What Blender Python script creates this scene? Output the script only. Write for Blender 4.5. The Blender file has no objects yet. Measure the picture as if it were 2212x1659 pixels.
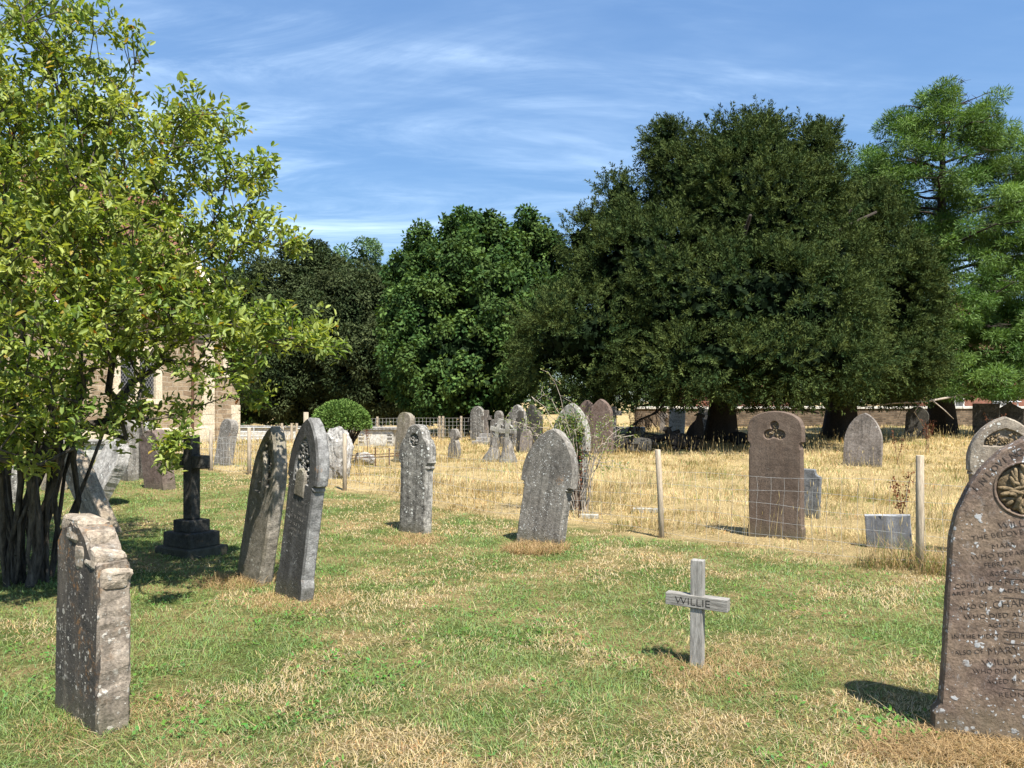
import bpy, bmesh, math, random
import numpy as np
from mathutils import Vector, Matrix, noise, Euler

random.seed(7)
RNG = np.random.default_rng(11)
sc = bpy.context.scene
COL = sc.collection
R = math.radians

# ------------------------------------------------------------------ camera
# picture units: the 2212 px wide view of the photograph
EYE, FU, CU, HV = 1.6, 1661.0, 1106.0, 866.0
def X(u, d): return (u - CU) / FU * d
def Z(v, d): return EYE + (HV - v) / FU * d
def D(v): return EYE * FU / (v - HV)
cam_d = bpy.data.cameras.new('camera')
cam = bpy.data.objects.new('camera', cam_d); COL.objects.link(cam)
cam.location = (0, 0, EYE); cam.rotation_euler = (R(90), 0, 0)
cam_d.sensor_width = 36; cam_d.lens = 36 * FU / 2212.0
cam_d.shift_y = (HV - 829.5) / 2212.0
cam_d.clip_end = 2000; cam_d.clip_start = 0.05
sc.camera = cam

# ------------------------------------------------------------------ light
SUN_AZ = (0.46, -0.89); SUN_EL = 59.5
sv = Vector((SUN_AZ[0], SUN_AZ[1], 0)).normalized() * math.cos(R(SUN_EL)); sv.z = math.sin(R(SUN_EL))
sl = bpy.data.lights.new('sun', 'SUN'); sl.energy = 5.0; sl.angle = R(0.53); sl.color = (1.0, 0.95, 0.86)
so = bpy.data.objects.new('sun', sl); COL.objects.link(so)
so.rotation_euler = sv.to_track_quat('Z', 'Y').to_euler()
so.location = (20, -20, 30)
sc.view_settings.view_transform = 'Standard'; sc.view_settings.look = 'None'
sc.view_settings.exposure = 1.3; sc.view_settings.gamma = 1.0

W = bpy.data.worlds.new('World'); sc.world = W; W.use_nodes = True
nt = W.node_tree; nt.nodes.clear()
def nd(nt, typ, **kw):
    n = nt.nodes.new(typ)
    for k, v in kw.items():
        if k.startswith('i_'):
            n.inputs[k[2:].replace('_', ' ')].default_value = v
        elif k.startswith('n_'):
            n.inputs[int(k[2:])].default_value = v
        else:
            setattr(n, k, v)
    return n
def mathn(nt, op, a, b=None, c=None, clamp=False):
    n = nt.nodes.new('ShaderNodeMath'); n.operation = op; n.use_clamp = clamp
    for i, s in enumerate((a, b, c)):
        if s is None: continue
        if isinstance(s, (int, float)): n.inputs[i].default_value = s
        else: nt.links.new(s, n.inputs[i])
    return n.outputs[0]
def ramp(nt, fac, stops):
    n = nt.nodes.new('ShaderNodeValToRGB')
    el = n.color_ramp.elements
    while len(el) < len(stops): el.new(0.5)
    for e, (p, c) in zip(el, stops):
        e.position = p; e.color = (*c, 1) if len(c) == 3 else c
    nt.links.new(fac, n.inputs[0])
    return n.outputs[0]
def smooth(nt, val, a, b):
    n = nt.nodes.new('ShaderNodeMapRange'); n.interpolation_type = 'SMOOTHSTEP'
    nt.links.new(val, n.inputs[0]); n.inputs[1].default_value = a; n.inputs[2].default_value = b
    return n.outputs[0]
def mixc(nt, fac, a, b, mode='MIX'):
    n = nt.nodes.new('ShaderNodeMix'); n.data_type = 'RGBA'; n.blend_type = mode
    for sock, s in ((n.inputs[0], fac), (n.inputs[6], a), (n.inputs[7], b)):
        if isinstance(s, (int, float)): sock.default_value = s
        elif isinstance(s, tuple): sock.default_value = (*s, 1) if len(s) == 3 else s
        else: nt.links.new(s, sock)
    return n.outputs[2]

sky = nd(nt, 'ShaderNodeTexSky', sky_type='NISHITA', sun_disc=False, sun_elevation=R(SUN_EL),
         sun_rotation=math.atan2(SUN_AZ[0], SUN_AZ[1]), altitude=50, air_density=1.0, dust_density=0.1, ozone_density=3.0)
tc = nd(nt, 'ShaderNodeTexCoord')
sep = nd(nt, 'ShaderNodeSeparateXYZ'); nt.links.new(tc.outputs['Generated'], sep.inputs[0])
zc = mathn(nt, 'ADD', mathn(nt, 'MAXIMUM', sep.outputs[2], 0.0), 0.12)
cx = mathn(nt, 'DIVIDE', sep.outputs[0], zc); cy = mathn(nt, 'DIVIDE', sep.outputs[1], zc)
cmb = nd(nt, 'ShaderNodeCombineXYZ'); nt.links.new(cx, cmb.inputs[0]); nt.links.new(cy, cmb.inputs[1])
def sky_noise(scale, rot, sc3, det, rough, dist, loc=(0, 0, 0)):
    mp = nd(nt, 'ShaderNodeMapping'); mp.inputs['Rotation'].default_value = (0, 0, rot); mp.inputs['Scale'].default_value = sc3
    mp.inputs['Location'].default_value = loc
    nt.links.new(cmb.outputs[0], mp.inputs[0])
    n = nd(nt, 'ShaderNodeTexNoise', i_Scale=scale, i_Detail=det, i_Roughness=rough, i_Distortion=dist)
    nt.links.new(mp.outputs[0], n.inputs['Vector']); return n.outputs[0]
c1 = sky_noise(0.62, R(38), (0.60, 1.25, 1), 7, 0.60, 0.6, (2.1, 0.7, 0))
c2 = sky_noise(2.1, R(34), (0.42, 1.5, 1), 9, 0.66, 1.2, (0.4, 5.1, 0))
m1 = smooth(nt, c1, 0.43, 0.68)
m2 = smooth(nt, c2, 0.34, 0.74)
cm = mathn(nt, 'MULTIPLY', m1, m2, clamp=True)
veil = mathn(nt, 'MULTIPLY', smooth(nt, sky_noise(0.5, R(38), (0.6, 1.4, 1), 6, 0.6, 0.5), 0.38, 0.72), mathn(nt, 'ADD', mathn(nt, 'MULTIPLY', m2, 0.17), 0.06))
cm = mathn(nt, 'ADD', mathn(nt, 'MULTIPLY', cm, 0.66), veil, clamp=True)
fall = ramp(nt, sep.outputs[2], [(0.0, (0.44, 0.44, 0.44)), (0.12, (0.56, 0.56, 0.56)), (0.28, (0.80, 0.80, 0.80)), (0.5, (1, 1, 1))])
skyg = mixc(nt, 1.0, mixc(nt, 1.0, sky.outputs[0], fall, 'MULTIPLY'), (0.92, 1.07, 1.15), 'MULTIPLY')
skyc = mixc(nt, cm, skyg, (7.2, 8.8, 10.4))
bg = nd(nt, 'ShaderNodeBackground'); bg.inputs[1].default_value = 0.08
nt.links.new(skyc, bg.inputs[0])
wo = nd(nt, 'ShaderNodeOutputWorld'); nt.links.new(bg.outputs[0], wo.inputs[0])

# ------------------------------------------------------------------ ground height
def sstep(a, b, x):
    t = np.clip((np.asarray(x, float) - a) / (b - a), 0, 1); return t * t * (3 - 2 * t)
_ph = RNG.uniform(0, 6.28, (14, 2)); _fr = RNG.uniform(0.35, 2.6, 14); _an = RNG.uniform(0, 6.28, 14)
def gz(x, y):
    x = np.asarray(x, float); y = np.asarray(y, float)
    z = -1.05 * sstep(29, 44, y) * sstep(4, 10, -x)
    for (p, q), f, a in zip(_ph, _fr, _an):
        z = z + 0.012 / (0.5 + f) * np.sin(f * (x * math.cos(a) + y * math.sin(a)) + p)
    return z
FX, FY = X(1431, 9.05), 9.05       # a fence post; the fence runs at 45 degrees through it
def fdist(x, y): return ((x - FX) + (y - FY)) / math.sqrt(2)   # >0 : beyond the fence
def vnoise(x, y, s, seed=0.0):
    """cheap vectorised value noise"""
    x = np.asarray(x, float) * s + seed * 17.3; y = np.asarray(y, float) * s + seed * 9.1
    xi = np.floor(x); yi = np.floor(y); fx = x - xi; fy = y - yi
    fx = fx * fx * (3 - 2 * fx); fy = fy * fy * (3 - 2 * fy)
    def h(a, b): 
        t = np.sin(a * 127.1 + b * 311.7 + seed * 3.7) * 43758.5453
        return t - np.floor(t)
    return (h(xi, yi) * (1 - fx) + h(xi + 1, yi) * fx) * (1 - fy) + (h(xi, yi + 1) * (1 - fx) + h(xi + 1, yi + 1) * fx) * fy
def fbm(x, y, s, seed=0.0):
    return 0.5 * vnoise(x, y, s, seed) + 0.3 * vnoise(x, y, s * 2.1, seed + 1) + 0.2 * vnoise(x, y, s * 4.3, seed + 2)

# ------------------------------------------------------------------ tagging
def tag(o, label=None, cat=None, group=None, kind=None):
    if label: o['label'] = label
    if cat: o['category'] = cat
    if group: o['group'] = group
    if kind: o['kind'] = kind
    return o
def link(name, data, parent=None):
    o = bpy.data.objects.new(name, data); COL.objects.link(o)
    if parent is not None: o.parent = parent
    return o
def thing(name, label, cat, loc=(0, 0, 0), rot=(0, 0, 0), group=None):
    o = bpy.data.objects.new(name, None); COL.objects.link(o)
    o.empty_display_size = 0.1; o.location = loc; o.rotation_euler = rot
    return tag(o, label, cat, group)
def bm_obj(name, bm, mat, parent=None, smooth_=False):
    me = bpy.data.meshes.new(name)
    bmesh.ops.recalc_face_normals(bm, faces=bm.faces[:])
    bm.to_mesh(me); bm.free()
    if mat: me.materials.append(mat)
    if smooth_:
        for p in me.polygons: p.use_smooth = True
    return link(name, me, parent)
def np_mesh(name, verts, faces, mat, cols=None, parent=None, smooth_=False):
    """faces: (n,k) int array, every face with k corners"""
    me = bpy.data.meshes.new(name)
    n, k = faces.shape
    me.vertices.add(len(verts)); me.vertices.foreach_set('co', np.ascontiguousarray(verts, np.float32).ravel())
    me.loops.add(n * k); me.loops.foreach_set('vertex_index', np.ascontiguousarray(faces, np.int32).ravel())
    me.polygons.add(n); me.polygons.foreach_set('loop_start', np.arange(0, n * k, k, dtype=np.int32))
    if smooth_: me.polygons.foreach_set('use_smooth', np.ones(n, bool))
    me.update(calc_edges=True)
    if cols is not None:
        ca = me.color_attributes.new('Col', 'FLOAT_COLOR', 'POINT')
        c4 = np.ones((len(verts), 4), np.float32); c4[:, :3] = cols
        ca.data.foreach_set('color', c4.ravel())
    if mat: me.materials.append(mat)
    return link(name, me, parent)

# ------------------------------------------------------------------ materials
def mat_new(name):
    m = bpy.data.materials.new(name); m.use_nodes = True
    nt = m.node_tree; nt.nodes.clear()
    out = nd(nt, 'ShaderNodeOutputMaterial')
    return m, nt, out
def principled(nt, out, col, rough=0.9, bump=None, bstr=0.5, bdist=0.01, spec=0.25):
    p = nd(nt, 'ShaderNodeBsdfPrincipled'); p.inputs['Roughness'].default_value = rough
    p.inputs['Specular IOR Level'].default_value = spec
    if isinstance(col, tuple): p.inputs['Base Color'].default_value = (*col, 1)
    else: nt.links.new(col, p.inputs['Base Color'])
    if bump is not None:
        b = nd(nt, 'ShaderNodeBump'); b.inputs['Strength'].default_value = bstr; b.inputs['Distance'].default_value = bdist
        nt.links.new(bump, b.inputs['Height']); nt.links.new(b.outputs[0], p.inputs['Normal'])
    nt.links.new(p.outputs[0], out.inputs[0]); return p
def onoise(nt, vec, scale, det=4, rough=0.55, dist=0.0):
    n = nd(nt, 'ShaderNodeTexNoise', i_Scale=scale, i_Detail=det, i_Roughness=rough, i_Distortion=dist)
    nt.links.new(vec, n.inputs['Vector']); return n.outputs[0]
def ovec(nt, seed=0.0, scale=(1, 1, 1), rot=(0, 0, 0)):
    t = nd(nt, 'ShaderNodeTexCoord'); m = nd(nt, 'ShaderNodeMapping')
    m.inputs['Location'].default_value = (seed * 3.1, seed * 1.7, seed * 2.3); m.inputs['Scale'].default_value = scale
    m.inputs['Rotation'].default_value = rot
    nt.links.new(t.outputs['Object'], m.inputs[0]); return m.outputs[0]

def stone(name, ca, cb, dark=(0.03, 0.028, 0.025), lich=0.5, orange=0.15, streak=0.6, spot=16.0, seed=1.0, tool=False, moss=0.0, bstr=0.8, lcol=(0.50, 0.50, 0.47), mott=0.6, algae_and_shade=0.0):
    m, nt, out = mat_new(name)
    v = ovec(nt, seed)
    base = mixc(nt, smooth(nt, onoise(nt, v, 4.0, 6, 0.65), 0.3, 0.7), ca, cb)
    vs = ovec(nt, seed + 3, (16, 16, 1.3))
    st = smooth(nt, onoise(nt, vs, 1.0, 5, 0.6), 0.45, 0.75)
    base = mixc(nt, mathn(nt, 'MULTIPLY', st, streak), base, dark)
    big = smooth(nt, onoise(nt, v, 2.2, 3, 0.6), 0.42, 0.7)
    base = mixc(nt, mathn(nt, 'MULTIPLY', big, 0.55 * streak), base, dark)
    fine = onoise(nt, v, 75.0, 5, 0.7)
    base = mixc(nt, 0.8, base, ramp(nt, fine, [(0.25, (0.42, 0.42, 0.42)), (0.75, (1.5, 1.5, 1.5))]), 'MULTIPLY')
    mo = onoise(nt, ovec(nt, seed + 7), 17.0, 8, 0.74)
    base = mixc(nt, mott, base, ramp(nt, mo, [(0.36, (0.34, 0.34, 0.34)), (0.5, (0.95, 0.95, 0.95)), (0.66, (1.6, 1.6, 1.6))]), 'MULTIPLY')
    if algae_and_shade > 0:     # dark algae on the front face, plus its grazing shade put into the colour
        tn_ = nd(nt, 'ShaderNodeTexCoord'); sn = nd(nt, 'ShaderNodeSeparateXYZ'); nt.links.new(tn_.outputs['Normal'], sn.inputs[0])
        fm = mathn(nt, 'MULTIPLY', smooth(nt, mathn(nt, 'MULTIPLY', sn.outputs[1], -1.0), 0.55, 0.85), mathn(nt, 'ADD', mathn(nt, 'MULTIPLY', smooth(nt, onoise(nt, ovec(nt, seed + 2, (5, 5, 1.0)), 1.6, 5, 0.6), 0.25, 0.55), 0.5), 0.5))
        base = mixc(nt, mathn(nt, 'MULTIPLY', fm, algae_and_shade), base, dark)
    # lichen: round spots, gathered where a broad noise allows, and crusty patches
    wv = nd(nt, 'ShaderNodeVectorMath', operation='ADD'); nz = nd(nt, 'ShaderNodeTexNoise', i_Scale=30.0, i_Detail=4.0)
    nt.links.new(v, nz.inputs['Vector'])
    sc_ = nd(nt, 'ShaderNodeVectorMath', operation='SCALE'); sc_.inputs['Scale'].default_value = 0.045
    nt.links.new(nz.outputs['Color'], sc_.inputs[0]); nt.links.new(v, wv.inputs[0]); nt.links.new(sc_.outputs[0], wv.inputs[1])
    def spots(scale, r0):
        vo = nd(nt, 'ShaderNodeTexVoronoi', i_Scale=scale); nt.links.new(wv.outputs[0], vo.inputs['Vector'])
        sp = nd(nt, 'ShaderNodeSeparateColor'); nt.links.new(vo.outputs['Color'], sp.inputs[0])
        rad = mathn(nt, 'MULTIPLY', mathn(nt, 'POWER', sp.outputs[0], 2.4), r0 * 0.78)
        return smooth(nt, mathn(nt, 'SUBTRACT', rad, vo.outputs['Distance']), -0.02, 0.07)
    gate = smooth(nt, onoise(nt, v, 4.2, 5, 0.65), 0.66 - 0.27 * lich, 0.76 - 0.27 * lich)
    sp = mathn(nt, 'MULTIPLY', mathn(nt, 'MAXIMUM', spots(spot, 0.55), spots(spot * 2.6, 0.5)), gate)
    crust = mathn(nt, 'MULTIPLY', smooth(nt, onoise(nt, v, 26, 7, 0.72), 0.60 - 0.06 * lich, 0.68), smooth(nt, onoise(nt, v, 5.5, 3, 0.6), 0.66 - 0.3 * lich, 0.8))
    lm = mathn(nt, 'MULTIPLY', mathn(nt, 'MAXIMUM', sp, crust), min(1.0, 0.35 + lich), clamp=True)
    lc = mixc(nt, onoise(nt, v, 40, 3), tuple(c * 0.65 for c in lcol), tuple(min(1, c * 1.25) for c in lcol))
    base = mixc(nt, lm, base, lc)
    if orange > 0:
        og = mathn(nt, 'MULTIPLY', smooth(nt, onoise(nt, v, 30, 6, 0.7), 0.50, 0.60), smooth(nt, onoise(nt, ovec(nt, seed + 9), 3.0, 3, 0.6), 0.68 - 0.3 * orange, 0.82 - 0.2 * orange))
        base = mixc(nt, mathn(nt, 'MULTIPLY', og, 0.85), base, (0.36, 0.16, 0.035))
    tg_ = nd(nt, 'ShaderNodeTexCoord'); sg = nd(nt, 'ShaderNodeSeparateXYZ'); nt.links.new(tg_.outputs['Object'], sg.inputs[0])
    dmp = mathn(nt, 'MULTIPLY', smooth(nt, mathn(nt, 'ADD', sg.outputs[2], mathn(nt, 'MULTIPLY', onoise(nt, v, 9, 4), 0.25)), 0.34, 0.10), 0.5)
    base = mixc(nt, dmp, base, (0.085, 0.08, 0.045))      # damp green-brown growth at the foot
    if moss > 0:
        mg = mathn(nt, 'MULTIPLY', smooth(nt, onoise(nt, v, 18, 6, 0.7), 0.42, 0.6), smooth(nt, onoise(nt, ovec(nt, seed + 5), 2.4, 3), 0.65 - 0.35 * moss, 0.75))
        base = mixc(nt, mathn(nt, 'MULTIPLY', mg, 0.8), base, (0.10, 0.10, 0.03))
    h = mathn(nt, 'ADD', mathn(nt, 'MULTIPLY', fine, 0.5), mathn(nt, 'MULTIPLY', onoise(nt, v, 14, 6, 0.65), 1.2))
    h = mathn(nt, 'ADD', h, mathn(nt, 'MULTIPLY', lm, 0.25))
    if tool:
        tv = ovec(nt, seed, (1, 1, 1), (0, R(18), 0))
        wn = nd(nt, 'ShaderNodeTexWave', wave_type='BANDS', bands_direction='Z', i_Scale=58.0, i_Distortion=1.6, i_Detail=2.0)
        wn.inputs['Detail Scale'].default_value = 1.6
        nt.links.new(tv, wn.inputs['Vector'])
        wz = mathn(nt, 'MULTIPLY', wn.outputs['Fac'], smooth(nt, onoise(nt, v, 9, 3), 0.25, 0.6))
        h = mathn(nt, 'ADD', h, mathn(nt, 'MULTIPLY', wz, 0.16))
        base = mixc(nt, mathn(nt, 'MULTIPLY', wz, 0.28), base, (0.20, 0.17, 0.135))
    principled(nt, out, base, 0.92, h, bstr, 0.012, 0.15)
    return m

def leafmat(name, trans=0.3, rough=0.55, spec=0.3, tint=(1.15, 1.1, 0.6)):
    m, nt, out = mat_new(name)
    at = nd(nt, 'ShaderNodeAttribute', attribute_name='Col')
    p = nd(nt, 'ShaderNodeBsdfPrincipled'); p.inputs['Roughness'].default_value = rough; p.inputs['Specular IOR Level'].default_value = spec
    nt.links.new(at.outputs[0], p.inputs['Base Color'])
    t = nd(nt, 'ShaderNodeBsdfTranslucent'); nt.links.new(mixc(nt, 1.0, at.outputs[0], tint, 'MULTIPLY'), t.inputs[0])
    mx = nd(nt, 'ShaderNodeMixShader'); mx.inputs[0].default_value = trans
    nt.links.new(p.outputs[0], mx.inputs[1]); nt.links.new(t.outputs[0], mx.inputs[2]); nt.links.new(mx.outputs[0], out.inputs[0])
    return m
def plain(name, ca, cb, scale=20.0, rough=0.85, stretch=(1, 1, 1), bstr=0.6, seed=0.0, bdist=0.006):
    m, nt, out = mat_new(name); v = ovec(nt, seed, stretch)
    n = onoise(nt, v, scale, 6, 0.65)
    c = mixc(nt, smooth(nt, n, 0.3, 0.7), ca, cb)
    f = onoise(nt, v, scale * 5, 4, 0.7)
    c = mixc(nt, 0.6, c, ramp(nt, f, [(0.3, (0.55, 0.55, 0.55)), (0.7, (1.35, 1.35, 1.35))]), 'MULTIPLY')
    principled(nt, out, c, rough, mathn(nt, 'ADD', n, mathn(nt, 'MULTIPLY', f, 0.4)), bstr, bdist, 0.2)
    return m

LEAF = leafmat('shrub_leaf', 0.42, 0.5, 0.3, (1.2, 1.15, 0.45))
MLEAF = leafmat('broad_tree_leaf', 0.25, 0.7, 0.12, (1.15, 1.1, 0.5))
NEEDLE = leafmat('yew_needles', 0.15, 0.8, 0.08, (1.1, 1.1, 0.6))
FEATHER = leafmat('redwood_needles', 0.30, 0.6, 0.2, (1.1, 1.15, 0.6))
GRASS = leafmat('grass_blades', 0.38, 0.7, 0.15, (1.1, 1.05, 0.7))
BARK = plain('dark_bark', (0.022, 0.018, 0.015), (0.065, 0.053, 0.043), 18, 0.95, (4, 4, 0.7), 0.9, 2, 0.02)
BARKP = plain('lichened_twig_bark', (0.020, 0.017, 0.014), (0.115, 0.098, 0.078), 9, 0.9, (3, 3, 0.7), 0.9, 5, 0.01)
DEADWOOD = plain('pale_dead_wood', (0.22, 0.18, 0.14), (0.40, 0.35, 0.29), 14, 0.9, (1, 1, 1), 0.5, 8)
WOODG = plain('weathered_grey_oak', (0.15, 0.14, 0.125), (0.34, 0.325, 0.30), 9, 0.85, (9, 9, 0.8), 0.9, 3, 0.004)
WOODX = plain('weathered_grey_oak_across', (0.13, 0.12, 0.105), (0.30, 0.285, 0.26), 9, 0.85, (0.9, 9, 9), 0.9, 4, 0.004)
WOODP = plain('fence_post_wood', (0.26, 0.21, 0.155), (0.44, 0.37, 0.28), 7, 0.85, (8, 8, 0.8), 0.8, 6, 0.004)
WIRE = plain('galvanised_wire', (0.22, 0.22, 0.21), (0.38, 0.38, 0.37), 30, 0.55, (1, 1, 1), 0.1, 1)
STEEL = plain('galvanised_gate_steel', (0.40, 0.42, 0.43), (0.55, 0.57, 0.58), 12, 0.5, (1, 1, 1), 0.1, 1)
RUST = plain('rusty_iron', (0.055, 0.030, 0.020), (0.12, 0.065, 0.04), 30, 0.9, (1, 1, 1), 0.6, 2)
LETTER = plain('dark_inscription', (0.052, 0.040, 0.034), (0.09, 0.07, 0.06), 60, 0.9, (1, 1, 1), 0.3, 2)
LETTERB = plain('blackened_routed_wood', (0.010, 0.009, 0.008), (0.03, 0.027, 0.024), 60, 0.9, (1, 1, 1), 0.3, 2)
FLEECE = plain('dark_fleece', (0.012, 0.011, 0.010), (0.035, 0.031, 0.028), 25, 1.0, (1, 1, 1), 1.0, 2, 0.03)
FLEECEG = plain('grey_fleece', (0.035, 0.033, 0.03), (0.075, 0.07, 0.06), 25, 1.0, (1, 1, 1), 1.0, 3, 0.03)

# ------------------------------------------------------------------ setting: ground
def ground_mat():
    m, nt, out = mat_new('dry_lawn_soil'); t = nd(nt, 'ShaderNodeTexCoord'); v = t.outputs['Object']
    sp = nd(nt, 'ShaderNodeSeparateXYZ'); nt.links.new(v, sp.inputs[0])
    f = mathn(nt, 'MULTIPLY', mathn(nt, 'ADD', mathn(nt, 'SUBTRACT', sp.outputs[0], FX), mathn(nt, 'SUBTRACT', sp.outputs[1], FY)), 0.7071)
    f = mathn(nt, 'ADD', f, mathn(nt, 'MULTIPLY', mathn(nt, 'SUBTRACT', onoise(nt, v, 1.6, 3), 0.5), 0.9))
    far = smooth(nt, f, -0.35, 0.15)
    g = mixc(nt, smooth(nt, onoise(nt, v, 1.1, 5, 0.62), 0.40, 0.62), (0.085, 0.115, 0.03), (0.27, 0.20, 0.095))
    g = mixc(nt, smooth(nt, onoise(nt, v, 9, 5, 0.65), 0.45, 0.7), g, (0.10, 0.115, 0.035))
    s = mixc(nt, smooth(nt, onoise(nt, v, 0.9, 5, 0.6), 0.35, 0.65), (0.42, 0.32, 0.16), (0.30, 0.225, 0.11))
    c = mixc(nt, far, g, s)
    fn = onoise(nt, v, 38, 6, 0.75)
    c = mixc(nt, 0.85, c, ramp(nt, fn, [(0.25, (0.35, 0.35, 0.35)), (0.75, (1.45, 1.45, 1.45))]), 'MULTIPLY')
    principled(nt, out, c, 1.0, mathn(nt, 'ADD', fn, onoise(nt, v, 9, 4)), 1.0, 0.04, 0.05)
    return m
gx = np.unique(np.concatenate([np.linspace(-9, 9, 121), np.linspace(-40, 40, 81), np.linspace(-700, 700, 41)]))
gy = np.unique(np.concatenate([np.linspace(1, 14, 101), np.linspace(-30, 60, 91), np.linspace(-300, 1200, 41)]))
GX, GY = np.meshgrid(gx, gy)
gv = np.stack([GX, GY, gz(GX, GY) + (fbm(GX, GY, 3.0, 4) - 0.5) * 0.03], -1).reshape(-1, 3)
nx, ny = len(gx), len(gy)
ii = (np.arange(ny - 1)[:, None] * nx + np.arange(nx - 1)[None, :]).ravel()
go = np_mesh('ground', gv, np.stack([ii, ii + 1, ii + nx + 1, ii + nx], 1), ground_mat(), smooth_=True)
tag(go, kind='structure')

# ------------------------------------------------------------------ blade / leaf builders
def unit(a): return a / np.maximum(np.linalg.norm(a, axis=-1, keepdims=True), 1e-9)
def leaves(pos, dirn, nrm, L, Wd, col, name, mat, parent=None, cup=0.0):
    n = len(pos); dirn = unit(dirn); side = unit(np.cross(dirn, nrm)); up = np.cross(side, dirn)
    L = np.broadcast_to(np.asarray(L, float), (n,))[:, None]; Wd = np.broadcast_to(np.asarray(Wd, float), (n,))[:, None]
    v = np.empty((n, 4, 3))
    v[:, 0] = pos; v[:, 2] = pos + dirn * L - up * L * cup
    mid = pos + dirn * L * 0.45 + up * L * 0.08 * (cup > 0)
    v[:, 1] = mid + side * Wd * 0.5; v[:, 3] = mid - side * Wd * 0.5
    f = np.arange(n * 4).reshape(n, 4)
    return np_mesh(name, v.reshape(-1, 3), f, mat, np.repeat(col, 4, 0), parent)
def leaves6(pos, dirn, nrm, L, Wd, col, name, mat, parent=None, cup=0.1):
    n = len(pos); dirn = unit(dirn); side = unit(np.cross(dirn, nrm)); up = np.cross(side, dirn)
    L = np.asarray(L, float)[:, None]; Wd = np.asarray(Wd, float)[:, None]; v = np.empty((n, 6, 3))
    a = pos + dirn * L * 0.30 + up * L * cup * 0.5; b = pos + dirn * L * 0.72 + up * L * cup * 0.3
    v[:, 0] = pos; v[:, 3] = pos + dirn * L - up * L * cup
    v[:, 1] = a + side * Wd * 0.46; v[:, 2] = b + side * Wd * 0.42; v[:, 5] = a - side * Wd * 0.46; v[:, 4] = b - side * Wd * 0.42
    b6 = np.arange(n)[:, None] * 6
    f = np.concatenate([b6 + np.array([0, 1, 2, 3]), b6 + np.array([0, 3, 4, 5])], 0)
    return np_mesh(name, v.reshape(-1, 3), f, mat, np.repeat(col, 6, 0), parent)
def blades(pos, ang, lean, L, Wd, col, name, mat, rng, curl=0.4, parent=None):
    """grass: a tapering bent strip of two pieces, 5 vertices (quad + triangle as quad)"""
    n = len(pos); h = np.stack([np.cos(ang), np.sin(ang), np.zeros(n)], -1)
    fa = ang + rng.uniform(0.9, 2.2, n); side = np.stack([np.cos(fa), np.sin(fa), np.zeros(n)], -1)
    L = L[:, None]; Wd = np.broadcast_to(np.asarray(Wd, float), (n,))[:, None]
    lean = lean[:, None]; up = np.array([0, 0, 1.0])
    m = pos + (h * np.sin(lean) + up * np.cos(lean)) * L * 0.5
    l2 = lean + curl * rng.uniform(0.3, 1.6, n)[:, None]
    t = m + (h * np.sin(l2) + up * np.cos(l2)) * L * 0.5
    v = np.empty((n, 6, 3))
    v[:, 0] = pos - side * Wd * 0.5; v[:, 1] = pos + side * Wd * 0.5
    v[:, 2] = m + side * Wd * 0.42; v[:, 3] = m - side * Wd * 0.42
    v[:, 4] = t + side * Wd * 0.08; v[:, 5] = t - side * Wd * 0.08
    b = np.arange(n)[:, None] * 6
    f = np.concatenate([b + np.array([0, 1, 2, 3]), b + np.array([3, 2, 4, 5])], 0)
    c = np.repeat(col, 6, 0)
    return np_mesh(name, v.reshape(-1, 3), f, mat, c, parent)

# mown lawn
def wedge(n, d0, d1, rng, p=1.0, mx=0.80):
    u = rng.random(n)
    d = d0 * (d1 / d0) ** u if p == 1 else (d0 ** (2 - p) + u * (d1 ** (2 - p) - d0 ** (2 - p))) ** (1 / (2 - p))
    x = rng.uniform(-1, 1, n) * (d * mx + 0.8)
    return x, d
def lawn_green(x, y):
    g = fbm(x, y, 0.9, 3) * 0.9 + 0.55 * (fbm(x, y, 3.2, 8) - 0.5) + 0.1
    return g
rg = np.random.default_rng(5)
n = 420000
x, y = wedge(n, 2.4, 24, rg)
k = fdist(x, y) < -0.15 + (fbm(x, y, 1.6, 5) - 0.5) * 0.9
x, y = x[k], y[k]; n = len(x)
g = 0.5 + 1.25 * (lawn_green(x, y) - 0.5) + rg.normal(0, 0.10, n) + 0.085 + 0.07 * np.exp(-((x + 0.9) / 2.0) ** 2 - ((y - 5.2) / 1.6) ** 2)
# straw worn round the stones and along the fence foot
edge = np.clip(1 - (-fdist(x, y)) / 1.6, 0, 1); g = g - 0.22 * edge
g = g - 0.16 * sstep(4.6, 3.2, y) * (fbm(x, y, 1.4, 12) > 0.42)
isg = g > 0.515
cg = np.stack([rg.uniform(0.15, 0.26, n), rg.uniform(0.225, 0.325, n), rg.uniform(0.07, 0.12, n)], -1)
cs = np.array([0.58, 0.47, 0.28]) * rg.uniform(0.62, 1.10, n)[:, None] * np.array([1, 1, 1])
cs[:, 2] *= rg.uniform(0.75, 1.2, n)
red = rg.random(n) < 0.10; cs[red] *= np.array([1.0, 0.72, 0.62])
col = np.where(isg[:, None], cg, cs)
Lb = rg.uniform(0.018, 0.05, n) * (0.85 + 0.9 * (fbm(x, y, 2.2, 15) - 0.35)) * np.where(isg, 1.1, 0.95)
pos = np.stack([x, y, gz(x, y) + 0.0], -1)
lawn = blades(pos, 11 * fbm(x, y, 1.6, 71) + rg.normal(0, 1.7, n), rg.uniform(0.35, 1.35, n), np.abs(Lb) + 0.008, np.maximum(0.0030, 0.00072 * y), col, 'lawn_grass', GRASS, rg, 0.7)
tag(lawn, 'short mown lawn of green and straw coloured grass', 'grass', kind='stuff')
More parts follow.
